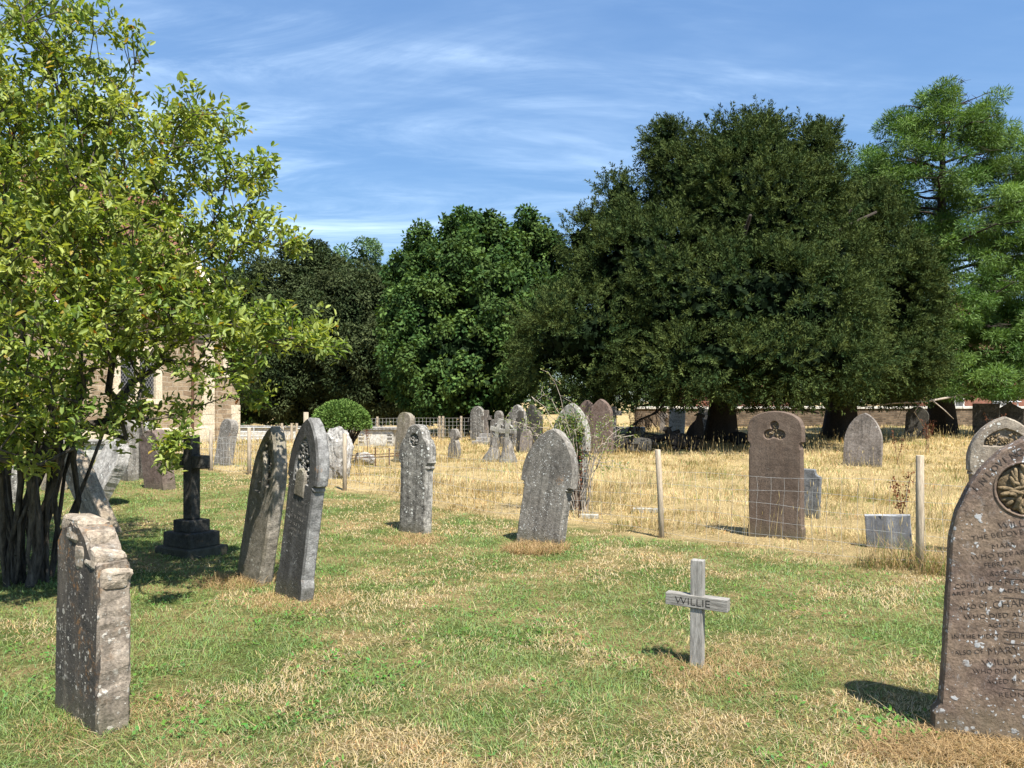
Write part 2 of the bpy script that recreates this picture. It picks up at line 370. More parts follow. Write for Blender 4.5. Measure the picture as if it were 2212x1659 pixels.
# loose dead stalks lying on the lawn
n = 2600; x, y = wedge(n, 2.6, 12, rg)
k = fdist(x, y) < 0.1; x, y = x[k], y[k]; n = len(x)
pos = np.stack([x, y, gz(x, y) + rg.uniform(0.015, 0.04, n)], -1)
col = np.array([0.52, 0.42, 0.24]) * rg.uniform(0.6, 1.15, n)[:, None]
st = blades(pos, rg.uniform(0, 6.283, n), rg.uniform(1.25, 1.6, n), rg.uniform(0.06, 0.26, n), np.maximum(0.0026, 0.0006 * y), col, 'straw_litter', GRASS, rg, 0.15)
tag(st, 'loose straw stalks scattered over the mown lawn', 'straw', kind='stuff')
# broad leaved weeds: clover and plantain patches
n = 26000; x, y = wedge(n, 2.6, 9, rg)
k = (fdist(x, y) < -0.3) & (fbm(x, y, 2.1, 21) > 0.60); x, y = x[k], y[k]; n = len(x)
pos = np.stack([x, y, gz(x, y) + rg.uniform(0.008, 0.035, n)], -1)
a = rg.uniform(0, 6.283, n); dv = np.stack([np.cos(a), np.sin(a), rg.uniform(-0.1, 0.8, n)], -1)
col = np.stack([rg.uniform(0.075, 0.13, n), rg.uniform(0.17, 0.25, n), rg.uniform(0.03, 0.06, n)], -1)
wd = leaves(pos, dv, np.array([0, 0, 1.0]) + rg.normal(0, 0.3, (n, 3)), rg.uniform(0.018, 0.042, n), rg.uniform(0.010, 0.02, n), col, 'lawn_weeds', GRASS)
tag(wd, 'bright green clover and weeds growing through the lawn', 'weeds', kind='stuff')

# long dry grass beyond the fence
n = 400000
x, y = wedge(n, 5.0, 55, rg, 1.0, 0.82)
fd = fdist(x, y) + (fbm(x, y, 1.6, 5) - 0.5) * 1.5
k = (fd > -0.12) & (y > 3.2); x, y, fd = x[k], y[k], fd[k]; n = len(x)
tall = np.clip(0.45 + 0.9 * (fbm(x, y, 0.6, 31) - 0.3), 0.35, 1.2) * np.clip(0.40 + fd * 0.25, 0.35, 1.0)
L = rg.uniform(0.10, 0.36, n) * tall * (0.8 + 0.5 * (fbm(x, y, 3.5, 33)))
clump = fbm(x, y, 2.6, 41)
col = np.array([0.57, 0.45, 0.245]) * rg.uniform(0.5, 1.2, n)[:, None] * (0.42 + 0.62 * clump + 0.5 * fbm(x, y, 0.9, 43))[:, None]
gr = (rg.random(n) < 0.14) | (fbm(x, y, 0.8, 51) + rg.normal(0, 0.06, n) > 0.70)
col[gr] = np.stack([rg.uniform(0.14, 0.26, gr.sum()), rg.uniform(0.17, 0.25, gr.sum()), rg.uniform(0.05, 0.085, gr.sum())], -1)
rd = rg.random(n) < 0.05; col[rd] *= np.array([0.9, 0.62, 0.5])
pos = np.stack([x, y, gz(x, y) - 0.01], -1)
tg = blades(pos, 12 * fbm(x, y, 0.7, 72) + rg.normal(0, 0.8, n), np.abs(rg.normal(0.35, 0.35, n)) + 1.0 * sstep(0.45, 0.62, fbm(x, y, 1.3, 73)), L, np.maximum(0.0034, 0.00062 * y), col, 'dry_grass', GRASS, rg, 0.9)
tag(tg, 'long straw coloured dry grass beyond the wire fence', 'grass', kind='stuff')
# seed stalks
n = 9000; x, y = wedge(n, 6, 42, rg)
k = fdist(x, y) > 0.15; x, y = x[k], y[k]; n = len(x)
k = fbm(x, y, 0.9, 61) > 0.40; x, y = x[k], y[k]; n = len(x)
base = np.stack([x, y, gz(x, y)], -1); a = rg.uniform(0, 6.283, n); ln = rg.uniform(0.0, 0.35, n)
H = rg.uniform(0.28, 0.58, n)
dv = np.stack([np.cos(a) * np.sin(ln), np.sin(a) * np.sin(ln), np.cos(ln)], -1)
stalkcol = np.array([0.52, 0.41, 0.20]) * rg.uniform(0.6, 1.15, n)[:, None]
tip = base + dv * H[:, None]
allp = np.concatenate([base, tip - dv * 0.02]); alld = np.concatenate([dv, dv + rg.normal(0, 0.15, (n, 3))])
leaves(allp, alld, rg.normal(0, 1, (2 * n, 3)), np.concatenate([H, rg.uniform(0.06, 0.12, n)]),
       np.concatenate([np.maximum(0.003, 0.0005 * y), np.maximum(0.008, 0.0007 * y)]), np.concatenate([stalkcol, stalkcol * 1.05]), 'grass_seed_stalks', GRASS)
tag(bpy.data.objects['grass_seed_stalks'], 'tall pale seed stalks standing above the dry grass', 'grass', kind='stuff')
def tuft(name, label, u, v, r, n, Lr, straw=0.9, lean=(0.1, 0.9), d=None, flat=1.0):
    d = d or D(v); cx, cy = X(u, d), d
    a = rg.uniform(0, 6.283, n); rr = r * np.sqrt(rg.random(n))
    px, py = cx + rr * np.cos(a), cy + rr * np.sin(a) * flat
    pos = np.stack([px, py, gz(px, py) - 0.01], -1)
    s = rg.random(n) < straw
    col = np.where(s[:, None], np.array([0.42, 0.31, 0.16]) * rg.uniform(0.5, 1.15, n)[:, None] * np.array([1, 0.95, 0.95]),
                   np.stack([rg.uniform(0.08, 0.16, n), rg.uniform(0.13, 0.21, n), rg.uniform(0.03, 0.06, n)], -1))
    o = blades(pos, rg.uniform(0, 6.283, n), rg.uniform(*lean, n), rg.uniform(*Lr, n), max(0.0032, 0.0006 * d), col, name, GRASS, rg, 0.8)
    tag(o, label, 'grass', kind='stuff')

# ------------------------------------------------------------------ slabs (headstones)
def arc_top(zs, e, n=14, x0=1.0):
    return [(x0 * max(0.0, 1 - s * s) ** e, zs + (1 - zs) * s) for s in [i / n for i in range(0, n + 1)]]
def prof_gothic(zs=0.62, e=0.72, plinth=0): 
    p = [(1.0, 0.0)]
    if plinth: p = [(1 + plinth, 0), (1 + plinth, 0.09), (1.0, 0.12)]
    return p + arc_top(zs, e)
def prof_corbel(zb=0.55, zs=0.62, e=0.72, inn=0.85, plinth=0):
    p = [(inn, 0.0)]
    if plinth: p = [(inn + plinth, 0), (inn + plinth, 0.10), (inn, 0.14)]
    return p + [(inn, zb - 0.035), (inn + 0.05, zb - 0.03), (inn + 0.05, zb - 0.015), (inn + 0.02, zb - 0.012), (1.0, zb)] + arc_top(zs, e)
def prof_round(zs=0.7): return [(1.0, 0.0)] + arc_top(zs, 0.5)
def prof_seg(): return [(1.04, 0), (1.04, 0.085), (1.0, 0.10), (0.985, 0.70), (0.94, 0.71), (0.94, 0.74), (1.04, 0.76), (1.04, 0.875)] + [(1.0 * math.cos(t), 0.885 + 0.115 * math.sin(t)) for t in np.linspace(0.05, math.pi / 2, 12)]
def prof_lobe(): 
    return [(0.84, 0), (0.84, 0.58), (0.92, 0.60), (0.92, 0.615), (0.86, 0.62), (1.0, 0.65), (1.0, 0.74), (0.94, 0.80), (0.80, 0.85), (0.64, 0.875)] + \
        [(0.60 * math.cos(t), 0.875 + 0.125 * math.sin(t)) for t in np.linspace(0.15, math.pi / 2, 10)]
def prof_gable(zs=0.72): return [(1, 0), (1, zs), (0.16, 0.985), (0.14, 1.0), (0, 1.0)]
def prof_trefoil(): 
    return [(1, 0), (1, 0.60)] + [(0.62 + 0.38 * math.cos(t), 0.66 + 0.10 * math.sin(t)) for t in np.linspace(-0.3, 1.9, 8)] + \
        [(0.48 * math.cos(t), 0.86 + 0.14 * math.sin(t)) for t in np.linspace(-0.2, math.pi / 2, 8)]
def prof_shoulder(): return [(1, 0), (1, 0.80), (0.97, 0.86)] + [(0.97 - 0.42 * math.sin(t), 0.98 - 0.12 * math.cos(t)) for t in np.linspace(0.2, math.pi / 2, 6)] + [(0.5, 1.0), (0, 1.0)]
def prof_flat(): return [(1, 0), (1, 1), (0, 1)]
def outline(half, Wd, H):
    r = [(x * Wd / 2, z * H) for x, z in half]
    l = [(-x, z) for x, z in reversed(r)]
    if abs(r[-1][0]) < 1e-5: l = l[1:]
    return r + l
def resample(pts, step):
    out = []
    n = len(pts)
    for i in range(n):
        a, b = Vector(pts[i]), Vector(pts[(i + 1) % n]); L = (b - a).length
        k = max(1, int(round(L / step)))
        for j in range(k): out.append(tuple(a.lerp(b, j / k)))
    return out
def inset(pts, dlt):
    n = len(pts); res = []
    for i in range(n):
        p0, p1, p2 = Vector(pts[i - 1]), Vector(pts[i]), Vector(pts[(i + 1) % n])
        e1 = (p1 - p0).normalized() if (p1 - p0).length > 1e-6 else Vector((1, 0)); e2 = (p2 - p1).normalized() if (p2 - p1).length > 1e-6 else e1
        nr = Vector((-e1.y - e2.y, e1.x + e2.x))
        if nr.length < 1e-6: nr = Vector((-e1.y, e1.x))
        nr.normalize(); c = max(0.5, nr.dot(Vector((-e1.y, e1.x))))
        res.append(tuple(p1 + nr * dlt / c))
    return res
def slab(pts, T, bev=0.009, rough=0.006, seed=0.0, holes=(), step=0.035, sink=0.25, wob=0.0):
    """pts CCW seen from the front (x,z); front at y=-T/2; holes: (pts, depth)"""
    pts = [(x, z if z > 1e-4 else -sink) for x, z in pts]
    pts = resample(pts, step); n = len(pts)
    def jit(p, lay, k=1.0):
        s = Vector((p[0] * 9 + seed * 5.3, p[1] * 9 + seed, lay * 3.1 + seed * 2))
        w = noise.noise_vector(s) * rough * k + noise.noise_vector(s * 3.7) * rough * 0.6 * k
        return w
    bm = bmesh.new()
    ins = inset(pts, bev)
    rings = []
    for lay, (src, y) in enumerate(((ins, -T / 2), (pts, -T / 2 + bev), (pts, T / 2 - bev), (ins, T / 2))):
        ring = []
        for p in src:
            w = jit(p, lay); ring.append(bm.verts.new((p[0] + w.x, y + w.y * (0.5 if lay in (1, 2) else 0.15), p[1] + w.z)))
        rings.append(ring)
    for a, b in zip(rings[:-1], rings[1:]):
        for i in range(n):
            j = (i + 1) % n
            bm.faces.new((a[i], a[j], b[j], b[i]))
    def ring_edges(r): 
        es = []
        for i in range(len(r)):
            e = bm.edges.get((r[i], r[(i + 1) % len(r)])) or bm.edges.new((r[i], r[(i + 1) % len(r)]))
            es.append(e)
        return es
    edges = ring_edges(rings[0])
    hr = []
    for hp, dep in holes:
        hp = resample(hp, 0.03)
        r0 = [bm.verts.new((p[0], -T / 2, p[1])) for p in hp]; edges += ring_edges(r0)
        hi = inset(hp, min(0.018, dep * 0.5))
        r1 = [bm.verts.new((p[0], -T / 2 + dep, p[1])) for p in hi]
        hr.append((r0, r1))
    bmesh.ops.triangle_fill(bm, use_beauty=True, edges=edges)
    for r0, r1 in hr:
        m = len(r0)
        for i in range(m): bm.faces.new((r0[i], r0[(i + 1) % m], r1[(i + 1) % m], r1[i]))
        bmesh.ops.triangle_fill(bm, use_beauty=True, edges=ring_edges(r1))
    bmesh.ops.triangle_fill(bm, use_beauty=True, edges=ring_edges(rings[3]))
    return bm
ALPHA = R(-33.5)
def place(o, u, d, lean=0.0, roll=0.0, alpha=ALPHA, dz=0.0, x=None):
    """lean>0: top leans back, away from the front; roll>0: top leans to the stone's right"""
    xx = X(u, d) if x is None else x
    o.location = (xx, d, float(gz(xx, d)) + dz)
    m = Matrix.Rotation(alpha, 3, 'Z') @ Matrix.Rotation(R(-lean), 3, 'X') @ Matrix.Rotation(R(roll), 3, 'Y')
    o.rotation_euler = m.to_euler()
    return o
def ellipse(cx, cz, rx, rz, n=28): return [(cx + rx * math.cos(t), cz + rz * math.sin(t)) for t in np.linspace(0, 2 * math.pi, n, endpoint=False)]
def arch_pts(hw, z0, zs, zt, e=0.75):
    h = [(hw, z0)] + [(hw * max(0, 1 - s * s) ** e, zs + (zt - zs) * s) for s in [i / 10 for i in range(11)]]
    return h + [(-x, z) for x, z in reversed(h[:-1])]
def carved(name, pts_fn, n, size, mat, parent, y, seed=1):
    """heaped carved leaves and buds: many small tilted ovoids"""
    rr = random.Random(seed); bm = bmesh.new()
    for _ in range(n):
        x, z = pts_fn(rr); s = size * rr.uniform(0.6, 1.3)
        M = Matrix.Translation((x, y + rr.uniform(-0.006, 0.010), z)) @ Euler((rr.uniform(-0.7, 0.7), rr.uniform(0, 6.28), rr.uniform(-0.7, 0.7))).to_matrix().to_4x4() @ Matrix.Diagonal((s, s * 0.55, s * 0.45, 1))
        bmesh.ops.create_icosphere(bm, subdivisions=1, radius=1.0, matrix=M)
    return bm_obj(name, bm, mat, parent, True)
def box(bm, x0, x1, y0, y1, z0, z1, bev=0.0):
    r = bmesh.ops.create_cube(bm, size=1.0, matrix=Matrix.Translation(((x0 + x1) / 2, (y0 + y1) / 2, (z0 + z1) / 2)) @ Matrix.Diagonal((x1 - x0, y1 - y0, z1 - z0, 1)))
    if bev:
        es = list({e for v in r['verts'] for e in v.link_edges})
        bmesh.ops.bevel(bm, geom=es, offset=bev, segments=2, affect='EDGES', profile=0.5)
def tube(bm, pts, rad, seg=6, caps=True):
    """a bent tube through pts; rad: one number or one per point"""
    pts = [Vector(p) for p in pts]; n = len(pts)
    rads = [rad] * n if isinstance(rad, (int, float)) else rad
    rings = []
    ref = Vector((0.31, 0.17, 0.93))
    for i, p in enumerate(pts):
        t = (pts[min(i + 1, n - 1)] - pts[max(i - 1, 0)]).normalized()
        a = t.cross(ref)
        if a.length < 0.05: a = t.cross(Vector((1, 0, 0)))
        a.normalize(); b = t.cross(a)
        rings.append([bm.verts.new(p + (a * math.cos(k * 2 * math.pi / seg) + b * math.sin(k * 2 * math.pi / seg)) * rads[i]) for k in range(seg)])
    for r0, r1 in zip(rings[:-1], rings[1:]):
        for k in range(seg): bm.faces.new((r0[k], r0[(k + 1) % seg], r1[(k + 1) % seg], r1[k]))
    if caps:
        bm.faces.new(rings[0]); bm.faces.new(rings[-1])
def text_bm(body, size, depth, bold=0.0):
    cu = bpy.data.curves.new('t', 'FONT'); cu.body = body; cu.size = size; cu.extrude = depth; cu.offset = bold; cu.align_x = 'LEFT'; cu.resolution_u = 3
    ob = bpy.data.objects.new('t', cu); COL.objects.link(ob)
    dg = bpy.context.evaluated_depsgraph_get(); me = bpy.data.meshes.new_from_object(ob.evaluated_get(dg))
    bpy.data.objects.remove(ob); bpy.data.curves.remove(cu)
    bm = bmesh.new(); bm.from_mesh(me); bpy.data.meshes.remove(me)
    return bm
def add_text(dst, body, size, x, z, y, ang=0.0, depth=0.0015, width=None, bold=0.0):
    bm = text_bm(body, size, depth, bold)
    xs = [v.co.x for v in bm.verts]
    sx = 1.0 if not width else width / max(1e-4, (max(xs) - min(xs)))
    M = Matrix.Translation((x, y, z)) @ Matrix.Rotation(-ang, 4, 'Y') @ Matrix.Rotation(R(90), 4, 'X') @ Matrix.Diagonal((sx, 1, 1, 1))
    bm.transform(M)
    me = bpy.data.meshes.new('t'); bm.to_mesh(me); bm.free(); dst.from_mesh(me); bpy.data.meshes.remove(me)

# stone kinds
GREY = dict(ca=(0.20, 0.19, 0.175), cb=(0.32, 0.31, 0.29))
S_A = stone('rough_tooled_stone', (0.20, 0.165, 0.13), (0.30, 0.25, 0.20), algae_and_shade=0.98, lich=1.0, orange=0.75, streak=0.8, spot=26, seed=1.3, tool=True, bstr=1.0, dark=(0.035, 0.032, 0.03), lcol=(0.44, 0.41, 0.36))
S_A2 = stone('broken_pale_stone', (0.30, 0.235, 0.17), (0.44, 0.37, 0.29), lich=0.8, orange=0.5, streak=0.55, spot=22, seed=2.1, bstr=1.0)
S_B = stone('olive_brown_stone', (0.20, 0.175, 0.14), (0.28, 0.25, 0.21), algae_and_shade=0.45, dark=(0.06, 0.052, 0.03), lich=0.55, orange=0.1, streak=0.35, spot=30, seed=3.7, moss=0.5, lcol=(0.42, 0.40, 0.33))
S_C = stone('dark_slate_grey_stone', (0.19, 0.185, 0.18), (0.29, 0.285, 0.275), algae_and_shade=0.97, dark=(0.042, 0.040, 0.037), lich=0.45, orange=0.3, streak=0.75, spot=26, seed=4.2)
S_D = stone('pale_grey_stone', (0.255, 0.24, 0.215), (0.37, 0.35, 0.315), lich=0.9, orange=0.1, streak=0.9, mott=1.0, algae_and_shade=0.45, spot=22, seed=5.9, bstr=1.0)
S_E = stone('speckled_grey_stone', (0.175, 0.158, 0.138), (0.25, 0.23, 0.20), lich=0.85, orange=0.22, streak=0.6, algae_and_shade=0.3, spot=42, seed=6.4, lcol=(0.45, 0.45, 0.43))
S_F = stone('mossy_pale_stone', (0.24, 0.23, 0.20), (0.36, 0.345, 0.31), lich=0.7, orange=0.4, streak=0.6, spot=20, seed=7.7, moss=0.5)
S_G = stone('brown_sandstone', (0.105, 0.075, 0.057), (0.145, 0.108, 0.084), mott=0.25, lich=0.22, orange=0.0, streak=0.3, spot=14, seed=8.2, lcol=(0.42, 0.44, 0.40), bstr=0.5)
S_R = stone('purple_brown_sandstone', (0.120, 0.086, 0.070), (0.20, 0.148, 0.105), lich=0.95, orange=0.0, streak=0.22, mott=0.45, spot=21, seed=9.1, bstr=0.6, lcol=(0.37, 0.375, 0.38), dark=(0.06, 0.045, 0.045))
S_R2 = stone('lichened_ochre_stone', (0.20, 0.165, 0.13), (0.29, 0.25, 0.20), lich=0.8, orange=0.0, streak=0.2, spot=14, seed=9.8, bstr=0.7)
S_RC = stone('ochre_carving', (0.17, 0.125, 0.072), (0.24, 0.18, 0.11), lich=0.1, orange=0.2, streak=0.1, spot=20, seed=10.3)
S_H = stone('dark_slate', (0.10, 0.105, 0.11), (0.16, 0.165, 0.17), lich=0.2, orange=0.0, streak=0.5, spot=20, seed=11.4, bstr=0.3)
S_I = stone('grey_granite', algae_and_shade=0.8, dark=(0.07, 0.072, 0.08), ca=(0.25, 0.26, 0.275), cb=(0.36, 0.37, 0.385), lich=0.2, orange=0.0, streak=0.8, spot=30, seed=12.6, bstr=0.3)
S_J = stone('grey_brown_stone', (0.17, 0.145, 0.125), (0.25, 0.22, 0.195), lich=0.4, orange=0.0, streak=0.5, spot=20, seed=13.5)
S_K = stone('dark_brown_stone', (0.12, 0.085, 0.07), (0.17, 0.13, 0.11), lich=0.2, orange=0.05, streak=0.3, spot=20, seed=14.5)  # dark brown is the stone's own colour
S_W = stone('white_marble', (0.62, 0.63, 0.66), (0.74, 0.75, 0.77), lich=0.05, orange=0.0, streak=0.15, spot=20, seed=15.5, bstr=0.2)
S_DK = stone('blackened_stone', (0.045, 0.042, 0.036), (0.085, 0.08, 0.07), lich=0.15, orange=0.25, streak=0.4, spot=28, seed=16.5)
S_X = stone('white_lichened_rock', (0.28, 0.26, 0.24), (0.46, 0.44, 0.41), lich=0.95, orange=0.1, streak=0.6, spot=18, seed=17.5, bstr=1.0)
S_WALL = stone('limewashed_tomb_stone', (0.42, 0.40, 0.36), (0.60, 0.58, 0.53), lich=0.8, orange=0.0, streak=0.3, spot=10, seed=18.5)

# ------- A: rough stone, left foreground
tA = thing('headstone', 'rough broken-topped headstone covered in lichen, nearest stone beside the shrub', 'headstone')
hA = [(x_, z_ * 0.925) for x_, z_ in [(-0.285, -0.25), (0.285, -0.25), (0.29, 0.40), (0.282, 0.76), (0.268, 0.875), (0.20, 0.89), (0.12, 0.985), (0.03, 1.045), (-0.09, 1.06), (-0.20, 1.02), (-0.275, 0.94), (-0.285, 0.55)]]
bm = slab(hA, 0.155, 0.012, 0.014, 1.0, step=0.03, sink=0.25)
bm_obj('stone_body', bm, S_A, tA)
rr = random.Random(3); bm = bmesh.new()
# flaked, broken top: ledges of pale stone
for (x0, x1, z0, z1, yy, dy) in ((-0.26, 0.03, 0.93, 1.085, 0.0, 0.088), (-0.10, 0.14, 0.91, 1.03, 0.01, 0.08), (0.10, 0.25, 0.82, 0.935, 0.0, 0.092), (0.13, 0.297, 0.74, 0.86, 0.005, 0.088), (-0.02, 0.10, 0.80, 0.95, -0.04, 0.050)):
    M = Matrix.Translation(((x0 + x1) / 2, yy, (z0 + z1) / 2 * 0.925)) @ Euler((rr.uniform(-.15, .15), rr.uniform(-.2, .25), rr.uniform(-.1, .1))).to_matrix().to_4x4() @ Matrix.Diagonal(((x1 - x0) / 2, dy * 0.86, (z1 - z0) / 2 * 0.85, 1))
    r = bmesh.ops.create_icosphere(bm, subdivisions=3, radius=1.0)
    for v in r['verts']:
        c = v.co.copy(); c = Vector([math.copysign(abs(t) ** 0.38, t) for t in c])
        w = noise.noise_vector(c * 1.3 + Vector((x0 * 9, z0 * 7, 3))); w = Vector([round(q * 3) / 3 for q in w])
        c += w * 0.12 + noise.noise_vector(c * 6 + Vector((x1 * 9, 1, 3))) * 0.09
        v.co = M @ c
bm_obj('broken_top', bm, S_A2, tA)
place(tA, 196, 3.88, 1.0, -0.5, R(-42))

# ------- B: leaning stone with hollow niche
tB = thing('headstone', 'olive-brown gothic headstone leaning back with an empty pointed niche', 'headstone')
Wb, Hb = 0.50, 1.43
bm = slab(outline(prof_gothic(0.60, 0.74), Wb, Hb), 0.125, 0.020, 0.006, 3.3, holes=[(arch_pts(0.165, 0.90, 1.05, 1.335, 0.8), 0.035)])
bm_obj('stone_body', bm, S_B, tB)
bm = bmesh.new()   # inner pointed frame and hollow
o_ = arch_pts(0.095, 0.80, 0.95, 1.20, 0.85)
bm2 = slab(resample(o_, 0.03), 0.05, 0.006, 0.002, 1, holes=[(inset(resample(arch_pts(0.095, 0.80, 0.95, 1.20, 0.85), 0.03), 0.026), 0.046)], sink=-0.8)
bm2.transform(Matrix.Translation((-0.02, -0.063, 0)))
bm_obj('niche_frame', bm2, S_B, tB)
def fB(rr):
    t = rr.random(); s = rr.choice((-1, 1)); z = 0.95 + 0.36 * t
    hw = 0.155 * max(0, 1 - max(0, (z - 1.05) / 0.285) ** 2) ** 0.8
    return s * rr.uniform(max(0, hw - 0.07), hw) * 0.95, z
carved('carved_leaves', fB, 90, 0.022, S_B, tB, -0.045, 4)
bm = bmesh.new()
bm2 = slab(outline([(0.7, 0.0)] + arc_top(0.60, 0.74), 0.0001, Hb), 0.01) if False else None
bm.free()
place(tB, 548, 6.95, 4.0, 10.5, R(-48))
# ------- C
tC = thing('headstone', 'dark grey gothic headstone leaning back with carved foliage above a blank tablet', 'headstone')
Wc, Hc = 0.48, 1.48
bm = slab(outline(prof_corbel(0.655, 0.70, 0.72, 0.86, 0.10), Wc, Hc), 0.115, 0.014, 0.004, 4.4, holes=[(arch_pts(0.130, 0.95, 1.04, 1.335, 0.8), 0.04)])
bm_obj('stone_body', bm, S_C, tC)
def fC(rr):
    z = rr.uniform(0.98, 1.31); hw = 0.118 * max(0, 1 - max(0, (z - 1.04) / 0.29) ** 2) ** 0.8
    return rr.uniform(-hw, hw), z
carved('carved_foliage', fC, 170, 0.021, S_D, tC, -0.038, 6)
tb = slab(arch_pts(0.080, 0.84, 0.99, 1.07, 0.5), 0.05, 0.012, 0.002, 2, sink=-0.84); tb.transform(Matrix.Translation((0.0, -0.043, 0)))
bm_obj('carved_tablet', tb, S_B, tC)
place(tC, 634, 6.27, 3.0, 8.0, R(-47))

def worn_lines(parent, y, rows, mat, seed, h=0.022):
    rr = random.Random(seed); bm = bmesh.new()
    for z, x0, x1 in rows:
        x = x0
        while x < x1:
            w = rr.uniform(0.008, 0.014)
            if rr.random() < 0.8:
                if rr.random() < 0.7: box(bm, x, x + 0.0035, y - 0.0012, y + 0.002, z, z + h * rr.uniform(0.6, 1))
                if rr.random() < 0.6:
                    zz = z + rr.choice((0, h * 0.45, h * 0.9)); box(bm, x + 0.0037, x + w, y - 0.0012, y + 0.002, zz, zz + 0.0035)
            x += w + rr.uniform(0.004, 0.012)
    return bm_obj('worn_inscription', bm, mat, parent)
worn_lines(tC, -0.0575, [(0.80, -0.15, 0.15), (0.755, -0.08, 0.10), (0.70, -0.16, 0.16), (0.655, -0.12, 0.12), (0.60, -0.10, 0.08), (0.555, -0.13, 0.11), (0.51, -0.05, 0.05)], S_E, 3)
worn_lines(tB, -0.0625, [(0.72, -0.14, 0.12), (0.67, -0.16, 0.15), (0.62, -0.10, 0.10)], S_C, 5)
# ------- D
tD = thing('headstone', 'pale grey lobed-top headstone standing upright on the lawn before the fence', 'headstone')
bm = slab(outline(prof_lobe(), 0.50, 1.37), 0.16, 0.014, 0.007, 5.5, holes=[(ellipse(0.0, 1.17, 0.075, 0.09), 0.02)])
bm_obj('stone_body', bm, S_D, tD)
carved('carved_rosette', lambda rr: (rr.uniform(-0.055, 0.055), 1.17 + rr.uniform(-0.065, 0.065)), 34, 0.022, S_D, tD, -0.066, 9)
place(tD, 897, 9.75, 2.0, 0.5)
# ------- E
tE = thing('headstone', 'speckled grey gothic headstone tilting right above a straw mound', 'headstone')
bm = slab(outline(prof_corbel(0.52, 0.58, 0.70, 0.83), 0.68, 1.33), 0.15, 0.012, 0.005, 6.6)
bm_obj('stone_body', bm, S_E, tE)
place(tE, 1166, 8.75, 6.0, 6.0)
# ------- F with ivy
tF = thing('headstone', 'tall pale gothic headstone overgrown with ivy and briar behind the wire', 'headstone')
bm = slab(outline(prof_corbel(0.56, 0.62, 0.72, 0.84), 0.60, 1.58), 0.16, 0.014, 0.006, 7.7)
bm_obj('stone_body', bm, S_F, tF)
place(tF, 1229, 11.4, 2.0, 1.0)
# ------- G brown
tG = thing('headstone', 'brown sandstone headstone with round arched top and trefoil carving behind the wire mesh', 'headstone')
Wg, Hg = 0.60, 1.47
tref = []
for a0 in (math.pi / 2, math.pi * 7 / 6, math.pi * 11 / 6):
    pass
tref = [(0.055 * math.cos(t) + 0.0, 1.225 + 0.075 + 0.06 * math.sin(t)) for t in np.linspace(-0.6, math.pi + 0.6, 12)] + \
       [(-0.068 + 0.06 * math.cos(t), 1.195 + 0.06 * math.sin(t)) for t in np.linspace(math.pi * 0.6, math.pi * 1.75, 10)] + \
       [(0.068 + 0.06 * math.cos(t), 1.195 + 0.06 * math.sin(t)) for t in np.linspace(math.pi * 1.25, math.pi * 2.4, 10)]
bm = slab(outline(prof_seg(), Wg, Hg), 0.15, 0.010, 0.003, 8.8, holes=[(tref, 0.03)])
bm_obj('stone_body', bm, S_G, tG)
def fG(rr):
    c = rr.choice(((0, 1.30), (-0.06, 1.195), (0.06, 1.195), (0, 1.22))); return c[0] + rr.uniform(-0.04, 0.04), c[1] + rr.uniform(-0.04, 0.04)
carved('carved_trefoil', fG, 46, 0.018, S_RC, tG, -0.052, 12)
worn_lines(tG, -0.075, [(1.02, -0.18, 0.18), (0.96, -0.12, 0.12), (0.90, -0.2, 0.2), (0.84, -0.15, 0.15), (0.78, -0.2, 0.2), (0.72, -0.1, 0.1), (0.64, -0.2, 0.2), (0.58, -0.2, 0.2), (0.52, -0.12, 0.12)], LETTER, 8, 0.028)
place(tG, 1677, 8.95, 0.5, -0.3)
# ------- H, I, J, L
tH = bm_obj('headstone', slab(outline(prof_shoulder(), 0.34, 0.66), 0.10, 0.008, 0.002, 9.0), S_H)
tag(tH, 'small dark slate headstone half hidden behind the brown sandstone headstone', 'headstone'); place(tH, 1742, 10.4, 0, 2)
tI = bm_obj('grave_marker', slab(outline(prof_flat(), 0.44, 0.36), 0.11, 0.006, 0.002, 9.5), S_I)
tag(tI, 'low rectangular grey granite block beside the right fence post', 'grave marker'); place(tI, 1921, 8.25, 1.0, -3.5, R(-24))
tJ = bm_obj('headstone', slab(outline(prof_gothic(0.42, 0.66), 0.86, 1.30), 0.15, 0.012, 0.005, 10.2), S_J)
tag(tJ, 'squat pointed grey-brown headstone standing alone in long grass right of the yews', 'headstone'); place(tJ, 1862, 18.6, 0, 3.0)
tL = thing('headstone', 'lichen spotted gothic headstone rising behind the large inscribed stone', 'headstone')
Wl, Hl = 0.64, 1.43
lun = [(0.20, 1.13)] + [(0.20 * max(0, 1 - s * s) ** 0.72, 1.14 + 0.18 * s) for s in [i / 8 for i in range(9)]]
lun = lun + [(-x, z) for x, z in reversed(lun[:-1])]
bm = slab(outline(prof_corbel(0.62, 0.69, 0.70, 0.92), Wl, Hl), 0.15, 0.014, 0.004, 11.0, holes=[(lun, 0.03)])
bm_obj('stone_body', bm, S_R2, tL)
carved('carved_ivy', lambda rr: (rr.uniform(-0.165, 0.165), rr.uniform(1.14, 1.19) + rr.random() * 0.09 * rr.random()), 120, 0.018, S_RC, tL, -0.058, 15)
place(tL, 2166, 7.7, 0.0, 0.5, R(-20))

